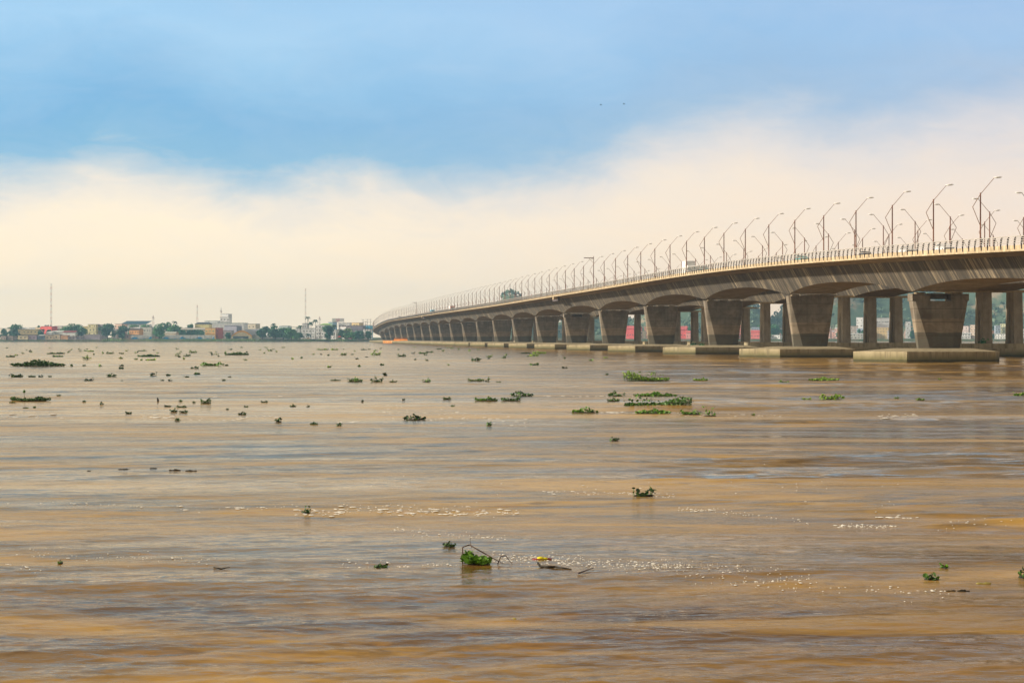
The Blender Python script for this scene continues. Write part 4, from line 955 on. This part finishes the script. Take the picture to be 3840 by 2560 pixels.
hyacinth(W3(1680), W3(1795), fy(748), 38*k, 'dark hyacinth plant with three raised leaves at the lower right', mat='hya_dark', dens=1.0, stalk=.2, seed=42)
hyacinth(W3(1798), W3(1840), fy(668), 16*k, 'tiny green tuft above the lower right plant', seed=43)
hyacinth(W3(2325), W3(2420), fy(736), 40*k, 'dark plant cut by the right edge in the near water', mat='hya_dark', seed=44)
hyacinth(1260*.0+W1(2045), W1(2102), fy(285), 26*k, 'upright dark leaf plant at the left start of the long foam line', mat='hya_dark', stalk=.2, seed=45)
hyacinth(W1(385), W1(412), fy(650), 12*k, 'single dark leaf floating in the lower left water', mat='hya_dark', seed=46)
hyacinth(W2(2540-1230), W2(2540-1130)+0, wy(101), 12*k, 'pale green patch in the far water before the middle piers', mat='hya_pale', seed=47)
# the scattered rows, row by row from far to near, numbered from the left
rowsP = {
 'farthest row below the town': [(0,310,103,7),(0,385,103,7),(0,590,87,7),(0,715,102,10),(0,815,103,6),(0,935,84,5),(0,1280,96,14),(0,1515,108,15),(0,1550,75,6),(0,1810,84,10),(0,2145,75,6),(0,2245,75,6),(0,2305,112,16)],
}
def row(name, items, seed0):
    items = sorted(items, key=lambda q: q[0])
    for i, (a, b, yb, h) in enumerate(items):
        hyacinth(a, b, wy(yb), h*k, 'small hyacinth clump, %s from the left %s' % (ordw(i+1), name), seed=seed0+i, mat=random.choice(['hya', 'hya', 'hya_dark', 'hya_pale']) if yb < 200 else 'hya_dark', dens=1.4)
row('in the farthest scattered row of the river', [(W1(a), W1(b), y, h) for a, b, y, h in [(310,385,103,7),(385,440,103,7),(590,635,87,7),(715,772,102,10),(815,840,103,6),(935,975,84,5),(1280,1335,96,14),(1515,1685,110,14),(1550,1580,75,6),(1810,1850,84,10),(2145,2225,76,6),(2245,2295,76,6),(2305,2352,112,16),(925,1080,121,11),(565,600,84,6)]]
    +[(W2(a), W2(b), y, h) for a, b, y, h in [(150,192,76,6),(195,215,74,5),(80,105,108,5),(215,290,111,20),(395,460,122,14),(540,600,101,8),(590,642,94,8),(660,700,71,6),(1000,1045,124,10),(1235,1300,101,6),(1298,1365,119,18)]], 500)
row('in the second scattered row of the river', [(W1(a), W1(b), y, h) for a, b, y, h in [(35,95,124,8),(350,425,122,7),(555,615,140,22),(900,935,141,10),(1185,1220,117,16),(1240,1290,120,14),(980,1055,146,6),(1650,1680,146,4)]]
    +[(W2(a), W2(b), y, h) for a, b, y, h in [(895,965,151,20),(590,610,149,8),(110,135,138,4),(1120,1135,124,6),(1690,1730,150,6)]], 560)
row('in the third scattered row of the river', [(W1(a), W1(b), y, h) for a, b, y, h in [(480,495,187,6),(555,580,184,6),(665,695,187,6),(808,835,186,6),(810,835,203,7),(1290,1350,202,9),(1525,1550,183,6),(2225,2245,194,6)]]
    +[(W2(a), W2(b), y, h) for a, b, y, h in [(280,312,180,9),(1290,1355,179,10),(735,750,180,5),(1520,1550,201,6),(130,145,188,4)]], 600)
row('in the fourth scattered row of the river', [(W1(a), W1(b), y, h) for a, b, y, h in [(55,155,258,14),(185,240,257,8),(255,290,257,10),(325,350,256,5),(720,785,255,16),(1020,1060,251,18),(1125,1155,250,8),(1240,1280,260,14),(1320,1350,244,7),(565,635,282,14),(1085,1112,281,6),(1140,1170,284,12),(1505,1535,282,10),(1545,1570,262,8),(820,832,285,6),(2240,2310,284,6)]]
    +[(W2(a), W2(b), y, h) for a, b, y, h in [(1070,1100,298,8),(303,325,248,14),(1815,1830,245,5)]], 640)
row('in the sandy coloured band at mid river', [(W1(a), W1(b), y, h) for a, b, y, h in [(380,410,390,7),(58,100,436,5),(150,190,469,5),(220,240,463,10),(555,580,431,9),(672,700,448,14),(848,890,511,12),(1110,1158,455,10),(1190,1262,463,10),(1210,1235,428,12),(1303,1325,436,8),(1150,1200,502,14),(1212,1270,505,13),(1530,1550,481,6),(1650,1685,460,8),(1770,1820,434,9),(1965,2010,457,14),(2075,2097,460,14),(1613,1670,515,15),(2103,2152,580,12),(2283,2318,592,16)]]
    +[(W2(a), W2(b), y, h) for a, b, y, h in [(700,765,412,10),(150,166,425,14),(430,450,418,8),(760,785,458,8)]], 700)
rn = random.Random(77)
for i in range(84):
    yb = rn.choice([rn.uniform(60, 110), rn.uniform(70, 150)]); px = rn.uniform(0, 2300 if yb > 75 else 2000)
    w = rn.uniform(5, 16)
    if px < 1900 or yb > 110: hyacinth(px, px+w, wy(yb), rn.uniform(2.5, 5), 'tiny speck of drifting greenery in the distant water before the town and piers', seed=900+i, mat=rn.choice(['hya', 'hya_pale', 'hya_dark']), group='tiny drifting plant specks in the distant water')

# sticks and debris
def stick(pts, r, label, mat='root', name='branch', cat='branch'):
    q = MB(); q.path([Vector(p) for p in pts], [r]*(len(pts)-1)+[r*.4], 6); o = q.build(name, M[mat], None, True); tag(o, label, cat); return o
def wp(px, py, z=0.0): Y = CH*F/(py-HY); X = hx_(px, Y); return Vector((X, Y, z+WAVE(X, Y)))
M['twig'] = plain('brown_twig', (.07,.035,.02), .7)
a = wp(W2(840), fy(650)); 
stick([a+Vector((.0,.1,0)), a+Vector((0,.1,.30)), a+Vector((.12,.1,.34)), a+Vector((.42,.02,.18)), a+Vector((.72,-.02,.02))], .011, 'bent brown twig arching over the nearest green clump', 'twig')
stick([a+Vector((.16,.15,.28)), a+Vector((.13,.15,.4)), a+Vector((.14,.15,.52))], .005, 'thin upright twig sticking out of the nearest green clump', 'twig')
stick([a+Vector((.62,.1,.0)), a+Vector((.68,.1,.14)), a+Vector((.76,.1,.15)), a+Vector((.88,.08,.0))], .009, 'small curled twig at the right end of the nearest clump', 'twig')
stick([wp(W2(1350), fy(655), .05), wp(W2(1368), fy(665), .02), wp(W2(1470), fy(672), .02), wp(W2(1580), fy(680), .0)], .02, 'long dark floating branch right of the nearest clump', 'root')
stick([wp(W2(1625), fy(716), .02), wp(W2(1730), fy(686), .03)], .017, 'straight bluish stick right of the dark branch', 'post')
stick([wp(W1(1450), fy(670), .02), wp(W1(1500), fy(674), .01), wp(W1(1560), fy(670), .03)], .012, 'short dark stick in the lower left water', 'root')
stick([wp(W1(1072), wy(428), .0), wp(W1(1071), wy(428), .12), wp(W1(1068), wy(428), .26)], .07, 'dark upright stump poking out of the left water', 'root', 'stump', 'stump')
stick([wp(W1(165), wy(422), .0), wp(W1(164), wy(422), .58)], .02, 'tall bud stalk over the long dark left strip', 'root', 'plant_stalk', 'plant stalk')
q = MB(); q.ell(tuple(wp(W1(164), wy(422), .60)), .09, .09, .11); o = bpy.data.objects['plant_stalk']; b_ = q.build('bud', M['hya_dark'], o, True)
for i, (x0, x1, y, lb) in enumerate([(W1(800), W1(880), wy(881), 'thin dark driftwood, left piece of the left debris line'), (W1(1015), W1(1065), wy(876), 'short driftwood sliver in the middle of the left debris line'), (W1(1145), W1(1225), wy(886), 'brown bark piece in the left debris line'), (W1(1255), W1(1335), wy(889), 'dark leafy debris ending the left debris line'),
       (W3(1825), W3(1890), fy(826), 'dark brown floating husk at the lower right, left one'), (W3(1900), W3(1985), fy(828), 'dark brown floating husk at the lower right, right one'), (W3(2030), W3(2130), fy(771), 'olive and brown wedge of bark near the right edge'), (W1(590), W1(616), wy(890), 'small dark chip left of the left debris line'), (W2(1180), W2(1190)+8, fy(1002), 'pale yellow leaf in the lower centre')]):
    A0, A1 = wp(x0, y), wp(x1, y); W = A1.x-A0.x; q = MB(); rnd = random.Random(i); n = 9; rg = []
    for j in range(n):
        u = j/(n-1); hh = (.08+rnd.random()*.9)*math.sin(math.pi*(.04+.92*u))*W*.12; x = A0.x+W*u
        zz = A0.z; rg.append([(x, A0.y-.03*W-.01, zz-.03), (x, A0.y+.01*W, zz+hh+.012), (x, A0.y+.08*W, zz+hh*.7+.006), (x, A0.y+.12*W+.01, zz-.03)])
    q.loft(rg); o = q.build('driftwood' if i < 8 else 'leaf', M['root'] if i not in (6, 8) else paint((.35,.30,.08)), None, True); tag(o, lb, 'driftwood' if i < 8 else 'leaf')
Y = CH*F/(fy(608)-HY); p = wp(W2(1325), fy(610)); r = empty('plastic_bag', p); tag(r, 'crumpled red and yellow plastic bag floating among foam right of the nearest clump', 'plastic bag')
q = MB(); q.ell((.06,.0,.005), .10, .06, .012); q.ell((.22,.02,.01), .12, .05, .015); q.build('red_film', paint((.35,.04,.04), .4), r, True)
q = MB(); q.ell((.12,.0,.02), .07, .05, .03, 9, 6); q.ell((.2,.0,.015), .06, .04, .02); q.build('yellow_film', paint((.85,.75,.02), .4), r, True)

# foam flecks
rn = random.Random(9); fm = MB()
def fleck(px, py, s):
    p = wp(px, py, .0); n = 8
    base = [(p.x+math.cos(i*2*math.pi/n)*s*rn.uniform(.7, 1.2)*1.15, p.y+math.sin(i*2*math.pi/n)*s*rn.uniform(.7, 1.25)) for i in range(n)]
    zc = WAVE(p.x, p.y)+.004; s *= 1.15
    fm.add([(x, y, zc+.003) for x, y in base]+[(p.x+(x-p.x)*.55, p.y+(y-p.y)*.55, zc+.008+s*.045) for x, y in base], [tuple(range(n, 2*n))]+[(i, (i+1) % n, n+(i+1) % n, n+i) for i in range(n)])
# ------------------------------------------------------------------ water
def strip(x0, x1, y0, y1, n, smin, smax, sp=6):
    for _ in range(n):
        u = rn.random(); fleck(x0+(x1-x0)*u+rn.gauss(0, 8), y0+(y1-y0)*u+rn.gauss(0, sp), smin*(smax/smin)**(rn.random()**1.6))
strip(W2(0), W2(1240), fy(262), fy(280), 170, .012, .09, 7)
strip(W1(2000), W1(2352), fy(272), fy(280), 45, .02, .09, 6)
strip(W1(1100), W1(2000), fy(255), fy(262), 22, .015, .08, 3)
strip(W1(0), W1(1000), fy(228), fy(250), 14, .015, .06, 5)
strip(W2(1390), W2(1960), fy(165), fy(172), 34, .015, .06, 4); strip(W2(1960), W2(2300), fy(172), fy(200), 34, .015, .05, 6)
strip(W2(360), W2(1140), fy(410), fy(460), 46, .008, .04, 8)
strip(W2(1030), W2(2352), fy(598), fy(670), 320, .006, .032, 11); strip(W3(0), W3(900), fy(690), fy(760), 90, .006, .03, 18)
strip(W3(500), W3(1900), fy(770), fy(850), 45, .008, .035, 14); strip(W3(0), W3(300), fy(262), fy(268), 30, .012, .05, 3); strip(W3(300), W3(900), fy(270), fy(350), 26, .012, .04, 4)
strip(W3(1080), W3(1500), fy(374), fy(374), 60, .010, .05, 4); strip(W3(1340), W3(1650), fy(322), fy(314), 14, .03, .09, 3); strip(W3(1700), W3(2352), fy(385), fy(340), 18, .01, .04, 6)
strip(W1(80), W1(1500), fy(555), fy(630), 60, .006, .03, 12); strip(W2(0), W2(800), fy(650), fy(655), 36, .006, .03, 6); strip(W1(0), W1(300), fy(650), fy(710), 10, .01, .04, 5)
strip(W1(980), W1(1165), wy(528), wy(532), 30, .05, .22, 3); strip(W1(1270), W1(1900), wy(548), wy(520), 16, .04, .18, 4); strip(W1(0), W1(430), wy(524), wy(520), 14, .04, .2, 3)
strip(W2(300), W2(1300), wy(500), wy(575), 46, .03, .14, 14); strip(W2(0), W2(160), wy(568), wy(568), 10, .05, .2, 3); strip(W2(1360), W2(2000), wy(388), wy(390), 14, .05, .2, 2); strip(W2(1790), W2(1960), wy(500), wy(497), 18, .05, .2, 2)
strip(W3(1370), W3(1630), wy(535), wy(520), 34, .05, .2, 5); strip(W3(0), W3(700), wy(515), wy(520), 18, .04, .12, 3); strip(W1(0), W1(2352), wy(340), wy(300), 24, .05, .2, 30)
strip(W3(100), W3(1500), fy(60), fy(200), 18, .01, .03, 40); strip(W2(200), W2(2300), fy(60), fy(160), 14, .01, .04, 30)
tag(fm.build('foam_flecks', M['foam'], None, True), 'white foam flecks drifting in lines on the brown water', 'foam', kind='stuff')

def grid_water():
    az = np.concatenate([np.linspace(-78, -20, 24)[:-1], np.linspace(-20, 20, 560), np.linspace(20, 78, 24)[1:]])*math.pi/180
    ys = np.concatenate([np.linspace(-9.9, 8, 14)[:-1], np.geomspace(18, 540, 1350)-10, np.geomspace(560, 4600, 60)-10])
    A_, Y_ = np.meshgrid(az, ys); X_ = (Y_+10)*np.tan(A_)
    Z_ = wavez(X_, Y_); Z_[(np.abs(A_) > R(19.5)) | (Y_ < 9)] = 0
    nr, nc = X_.shape; co = np.stack([X_, Y_, Z_], -1).reshape(-1, 3).astype(np.float32)
    me = bpy.data.meshes.new('river_water'); me.vertices.add(nr*nc); me.vertices.foreach_set('co', co.ravel())
    i = np.arange((nr-1)*(nc-1)); r_, c_ = i//(nc-1), i % (nc-1); a = r_*nc+c_
    q = np.stack([a, a+1, a+nc+1, a+nc], -1).astype(np.int32).ravel()
    me.loops.add(len(q)); me.loops.foreach_set('vertex_index', q); me.polygons.add(len(i)); me.polygons.foreach_set('loop_start', (np.arange(len(i))*4).astype(np.int32)); me.polygons.foreach_set('use_smooth', np.ones(len(i), dtype=bool))
    me.update(); me.validate(); o = bpy.data.objects.new('river_water', me); COL.objects.link(o); return o
wo = grid_water(); tag(wo, kind='structure')
w = NT('river_water')
v = w.coord()
vb = w.coord((.35, 1.0, 1))
n1 = w.noise(vb, .012, 5, .6, 1.5); n2 = w.noise(w.coord((.30, 1, 1)), .16, 7, .68, 1.2); n3 = w.noise(w.coord((.45, 1, 1)), 1.6, 6, .7, .6)
sp = w.n('ShaderNodeSeparateXYZ'); w.l(v, sp.inputs[0])
wrp = w.noise(w.coord((.05, .25, 1)), .5, 4, .6, .4); wrp2 = w.noise(w.coord((.3, .3, 1)), .06, 3, .5)
yy = w.math('MULTIPLY', sp.outputs['Y'], w.math('ADD', .78, w.math('ADD', w.math('MULTIPLY', wrp, .22), w.math('MULTIPLY', wrp2, .22))))
yy = w.math('SUBTRACT', yy, w.math('MULTIPLY', sp.outputs['X'], .06))
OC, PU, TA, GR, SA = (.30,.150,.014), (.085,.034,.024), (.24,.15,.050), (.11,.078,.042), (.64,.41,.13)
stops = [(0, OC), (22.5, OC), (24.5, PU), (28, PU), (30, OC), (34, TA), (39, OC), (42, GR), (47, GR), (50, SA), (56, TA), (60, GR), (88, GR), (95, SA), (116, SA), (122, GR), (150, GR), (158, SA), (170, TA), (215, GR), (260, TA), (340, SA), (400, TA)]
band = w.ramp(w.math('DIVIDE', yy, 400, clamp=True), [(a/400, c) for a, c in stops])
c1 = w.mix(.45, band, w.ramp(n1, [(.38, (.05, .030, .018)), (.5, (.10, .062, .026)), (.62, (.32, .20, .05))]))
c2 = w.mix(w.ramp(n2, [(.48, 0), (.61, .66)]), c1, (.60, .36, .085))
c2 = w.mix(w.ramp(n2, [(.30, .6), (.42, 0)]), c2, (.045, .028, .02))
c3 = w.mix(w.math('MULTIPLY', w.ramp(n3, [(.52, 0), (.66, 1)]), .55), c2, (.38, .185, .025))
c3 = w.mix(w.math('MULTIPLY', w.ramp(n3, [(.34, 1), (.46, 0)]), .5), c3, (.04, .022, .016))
w.l(c3, w.p.inputs['Base Color'])
r1 = w.noise(w.coord((.5, 1, 1)), 3.6, 4, .6, .9); r2 = w.noise(w.coord((.42, 1, 1)), 1.0, 4, .55, 1.2)
r3 = w.ramp(w.noise(w.coord((.30, 1, 1)), .50, 5, .55, 1.6), [(.43, 0), (.57, 1)], 'EASE'); r4 = w.noise(w.coord((.25, 1, 1)), .085, 3, .5, 1.5)
# wind ripples: rougher to the right of a slanting current line, calmer elsewhere
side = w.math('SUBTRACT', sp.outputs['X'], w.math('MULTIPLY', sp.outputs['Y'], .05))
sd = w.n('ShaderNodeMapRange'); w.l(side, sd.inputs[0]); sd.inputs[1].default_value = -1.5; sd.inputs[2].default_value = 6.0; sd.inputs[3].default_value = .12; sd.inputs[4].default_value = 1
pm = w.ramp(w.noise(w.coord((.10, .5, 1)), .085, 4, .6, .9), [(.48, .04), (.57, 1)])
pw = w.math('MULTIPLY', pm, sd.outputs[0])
hh = w.math('MULTIPLY', r1, .026)
hh = w.math('ADD', hh, w.math('MULTIPLY', r2, w.math('MULTIPLY_ADD', pw, .04, .025)))
hh = w.math('ADD', hh, w.math('MULTIPLY', r3, w.math('MULTIPLY_ADD', pw, .06, .004)))
hh = w.math('ADD', hh, w.math('MULTIPLY', r4, w.math('MULTIPLY_ADD', pw, .4, .12)))
bp_ = w.n('ShaderNodeBump'); bp_.inputs['Strength'].default_value = .6; bp_.inputs['Distance'].default_value = 1.0; w.l(hh, bp_.inputs['Height'])
c3 = w.mix(w.math('MULTIPLY', pw, .5), c3, (.05, .028, .02))  # darkens rippled patches, painting dark ripple reflections into the water's base colour
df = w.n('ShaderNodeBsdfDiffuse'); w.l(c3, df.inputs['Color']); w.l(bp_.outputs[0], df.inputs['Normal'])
gl = w.n('ShaderNodeBsdfGlossy'); gl.inputs['Color'].default_value = (1.0, .91, .77, 1); w.l(bp_.outputs[0], gl.inputs['Normal']); w.l(w.ramp(n2, [(.40, .07), (.62, .17)]), gl.inputs['Roughness'])
fr = w.n('ShaderNodeFresnel'); fr.inputs['IOR'].default_value = 1.24; w.l(bp_.outputs[0], fr.inputs['Normal'])
mx = w.n('ShaderNodeMixShader'); w.l(w.math('MULTIPLY', fr.outputs[0], w.ramp(n2, [(.40, 1.0), (.58, .60)])), mx.inputs[0]); w.l(df.outputs[0], mx.inputs[1]); w.l(gl.outputs[0], mx.inputs[2]); w.l(mx.outputs[0], w.out.inputs['Surface'])
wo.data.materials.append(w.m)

# ------------------------------------------------------------------ sky, sun, haze
SUN_EL = R(20); SUN_AZ = math.atan2(-.99, -.03)      # compass-like: angle from +Y towards +X
wd_ = bpy.data.worlds.new('World'); SC.world = wd_; wd_.use_nodes = True
t = wd_.node_tree; t.nodes.clear()
class WN(NT):
    def __init__(s): s.t = t
W = WN()
out = t.nodes.new('ShaderNodeOutputWorld'); bg = t.nodes.new('ShaderNodeBackground'); t.links.new(bg.outputs[0], out.inputs[0])
sky = t.nodes.new('ShaderNodeTexSky'); sky.sky_type = 'NISHITA'; sky.sun_disc = False; sky.sun_elevation = SUN_EL; sky.sun_rotation = SUN_AZ
sky.air_density = 1.2; sky.dust_density = 3.0
tc = t.nodes.new('ShaderNodeTexCoord'); sx = t.nodes.new('ShaderNodeSeparateXYZ'); t.links.new(tc.outputs['Generated'], sx.inputs[0])
az_ = W.math('ARCTAN2', sx.outputs['X'], sx.outputs['Y'])
azn = W.math('MULTIPLY_ADD', az_, 1/.6, .5, clamp=True)      # -.3..+.3 rad -> 0..1
def V2a(x): return math.atan((x*1.6327-1920)/F)/.6+.5
fc = t.nodes.new('ShaderNodeFloatCurve'); cm = fc.mapping; cv = cm.curves[0]
bp = [(-600, .085), (0, .086), (120, .090), (250, .099), (400, .095), (600, .084), (850, .090), (1100, .090), (1350, .094), (1500, .109), (1700, .118), (1900, .114), (2150, .117), (2352, .121), (3000, .14)]
pts = [(max(0, min(1, V2a(x))), y*5) for x, y in bp]
while len(cv.points) < len(pts): cv.points.new(.5, .5)
for i, p_ in enumerate(pts): cv.points[i].location = p_
cm.update(); t.links.new(azn, fc.inputs['Value'])
vec = tc.outputs['Generated']
mp = t.nodes.new('ShaderNodeMapping'); mp.inputs['Scale'].default_value = (1, 1, 2.6); t.links.new(vec, mp.inputs[0])
nz = W.noise(mp.outputs[0], 11, 8, .58, .6); nz2 = W.noise(mp.outputs[0], 36, 8, .62, .8)
q_ = W.math('SUBTRACT', sx.outputs['Z'], W.math('MULTIPLY', fc.outputs[0], .2))
q_ = W.math('ADD', q_, W.math('MULTIPLY', W.math('SUBTRACT', nz, .5), .040)); q_ = W.math('ADD', q_, W.math('MULTIPLY', W.math('SUBTRACT', nz2, .5), .014))
qn = W.math('MULTIPLY_ADD', q_, 4.0, .5, clamp=True)         # -.125..+.125 -> 0..1
def s2l(*c): return tuple(((x/255)/12.92 if x/255 <= .04045 else ((x/255+.055)/1.055)**2.4) for x in c)
left = W.ramp(qn, [(0, s2l(243,226,200)), (.2, s2l(244,232,208)), (.38, s2l(243,233,214)), (.435, s2l(224,222,218)), (.53, s2l(120,177,218)), (.60, s2l(113,173,220)), (.8, s2l(156,202,238)), (1, s2l(146,192,232))])
right = W.ramp(qn, [(0, s2l(244,222,200)), (.2, s2l(238,220,204)), (.36, s2l(228,217,210)), (.44, s2l(210,209,216)), (.56, s2l(156,184,218)), (.66, s2l(148,187,228)), (.85, s2l(158,190,230)), (1, s2l(164,188,230))])
aw = W.math('MULTIPLY_ADD', az_, 2.6, .35, clamp=True)
cl = W.mix(aw, left, right)
nz3 = W.noise(mp.outputs[0], 5, 5, .6, .5)
cl = W.mix(W.math('MULTIPLY', W.ramp(nz3, [(.35, 0), (.7, 1)]), .08), cl, s2l(196, 204, 214))
nz4 = W.noise(mp.outputs[0], 17, 8, .65, 1.0)
cl = W.mix(W.math('MULTIPLY', W.ramp(nz4, [(.42, 0), (.75, 1)]), .14), cl, s2l(196, 212, 232))
# unseen sky above the view, toned to steer water reflections and ambient fill
hi = W.ramp(W.noise(tc.outputs['Generated'], 2.2, 5, .6, .6), [(.35, s2l(150,142,132)), (.65, s2l(218,202,176))])
mr = t.nodes.new('ShaderNodeMapRange'); t.links.new(sx.outputs['Z'], mr.inputs[0]); mr.inputs[1].default_value = .185; mr.inputs[2].default_value = .30
cl = W.mix(mr.outputs[0], cl, hi)
bk = t.nodes.new('ShaderNodeMapRange'); t.links.new(sx.outputs['Y'], bk.inputs[0]); bk.inputs[1].default_value = .6; bk.inputs[2].default_value = -.1; bk.inputs[3].default_value = 0; bk.inputs[4].default_value = .6  # same unseen fill tone carried round behind the camera
cl = W.mix(bk.outputs[0], cl, hi)
skys = t.nodes.new('ShaderNodeVectorMath'); skys.operation = 'SCALE'; skys.inputs['Scale'].default_value = .10; t.links.new(sky.outputs[0], skys.inputs[0])
fin = W.mix(.92, skys.outputs[0], cl)
t.links.new(fin, bg.inputs[0])
gr = t.nodes.new('ShaderNodeMapRange'); t.links.new(sx.outputs['Z'], gr.inputs[0]); gr.inputs[1].default_value = .01; gr.inputs[2].default_value = .19; gr.inputs[3].default_value = 0; gr.inputs[4].default_value = 1
t.links.new(W.mix(1.0, fin, W.mix(gr.outputs[0], (1.36, 1.22, 1.05), (1.06, 1.04, 1.03)), 'MULTIPLY'), bg.inputs[0]); bg.inputs[1].default_value = 1.0

sl = bpy.data.lights.new('sun', 'SUN'); sl.energy = 5.0; sl.angle = R(3.0); sl.color = (1, .89, .73); so = bpy.data.objects.new('sun', sl); COL.objects.link(so)
d = Vector((math.sin(SUN_AZ)*math.cos(SUN_EL), math.cos(SUN_AZ)*math.cos(SUN_EL), math.sin(SUN_EL)))
so.rotation_euler = d.to_track_quat('Z', 'Y').to_euler()

HAZE = True
if HAZE:
    q = MB(); q.box(-2900, 2900, -30, 4650, -6, 118); ho = q.build('haze', [], None); ho['kind'] = 'stuff'
    hm = bpy.data.materials.new('haze_air'); hm.use_nodes = True; nt = hm.node_tree; nt.nodes.clear(); o_ = nt.nodes.new('ShaderNodeOutputMaterial'); pv = nt.nodes.new('ShaderNodeVolumePrincipled')
    pv.inputs['Color'].default_value = (.42, .72, 1.0, 1); pv.inputs['Density'].default_value = .00011; pv.inputs['Anisotropy'].default_value = .2
    nt.links.new(pv.outputs[0], o_.inputs['Volume']); ho.data.materials.append(hm)

cam = bpy.data.cameras.new('camera'); co_ = bpy.data.objects.new('camera', cam); COL.objects.link(co_)
co_.location = (0, 0, CH); co_.rotation_euler = (R(90)-math.atan(11/F), 0, 0)
cam.sensor_width = 36; cam.lens = F/3840*36; cam.clip_end = 20000; cam.clip_start = .1; SC.camera = co_
SC.view_settings.view_transform = 'Standard'; SC.view_settings.look = 'None'; SC.view_settings.exposure = .15; SC.view_settings.gamma = 1
SC.cycles.max_bounces = 6; SC.cycles.volume_bounces = 0
bpy.context.view_layer.update()
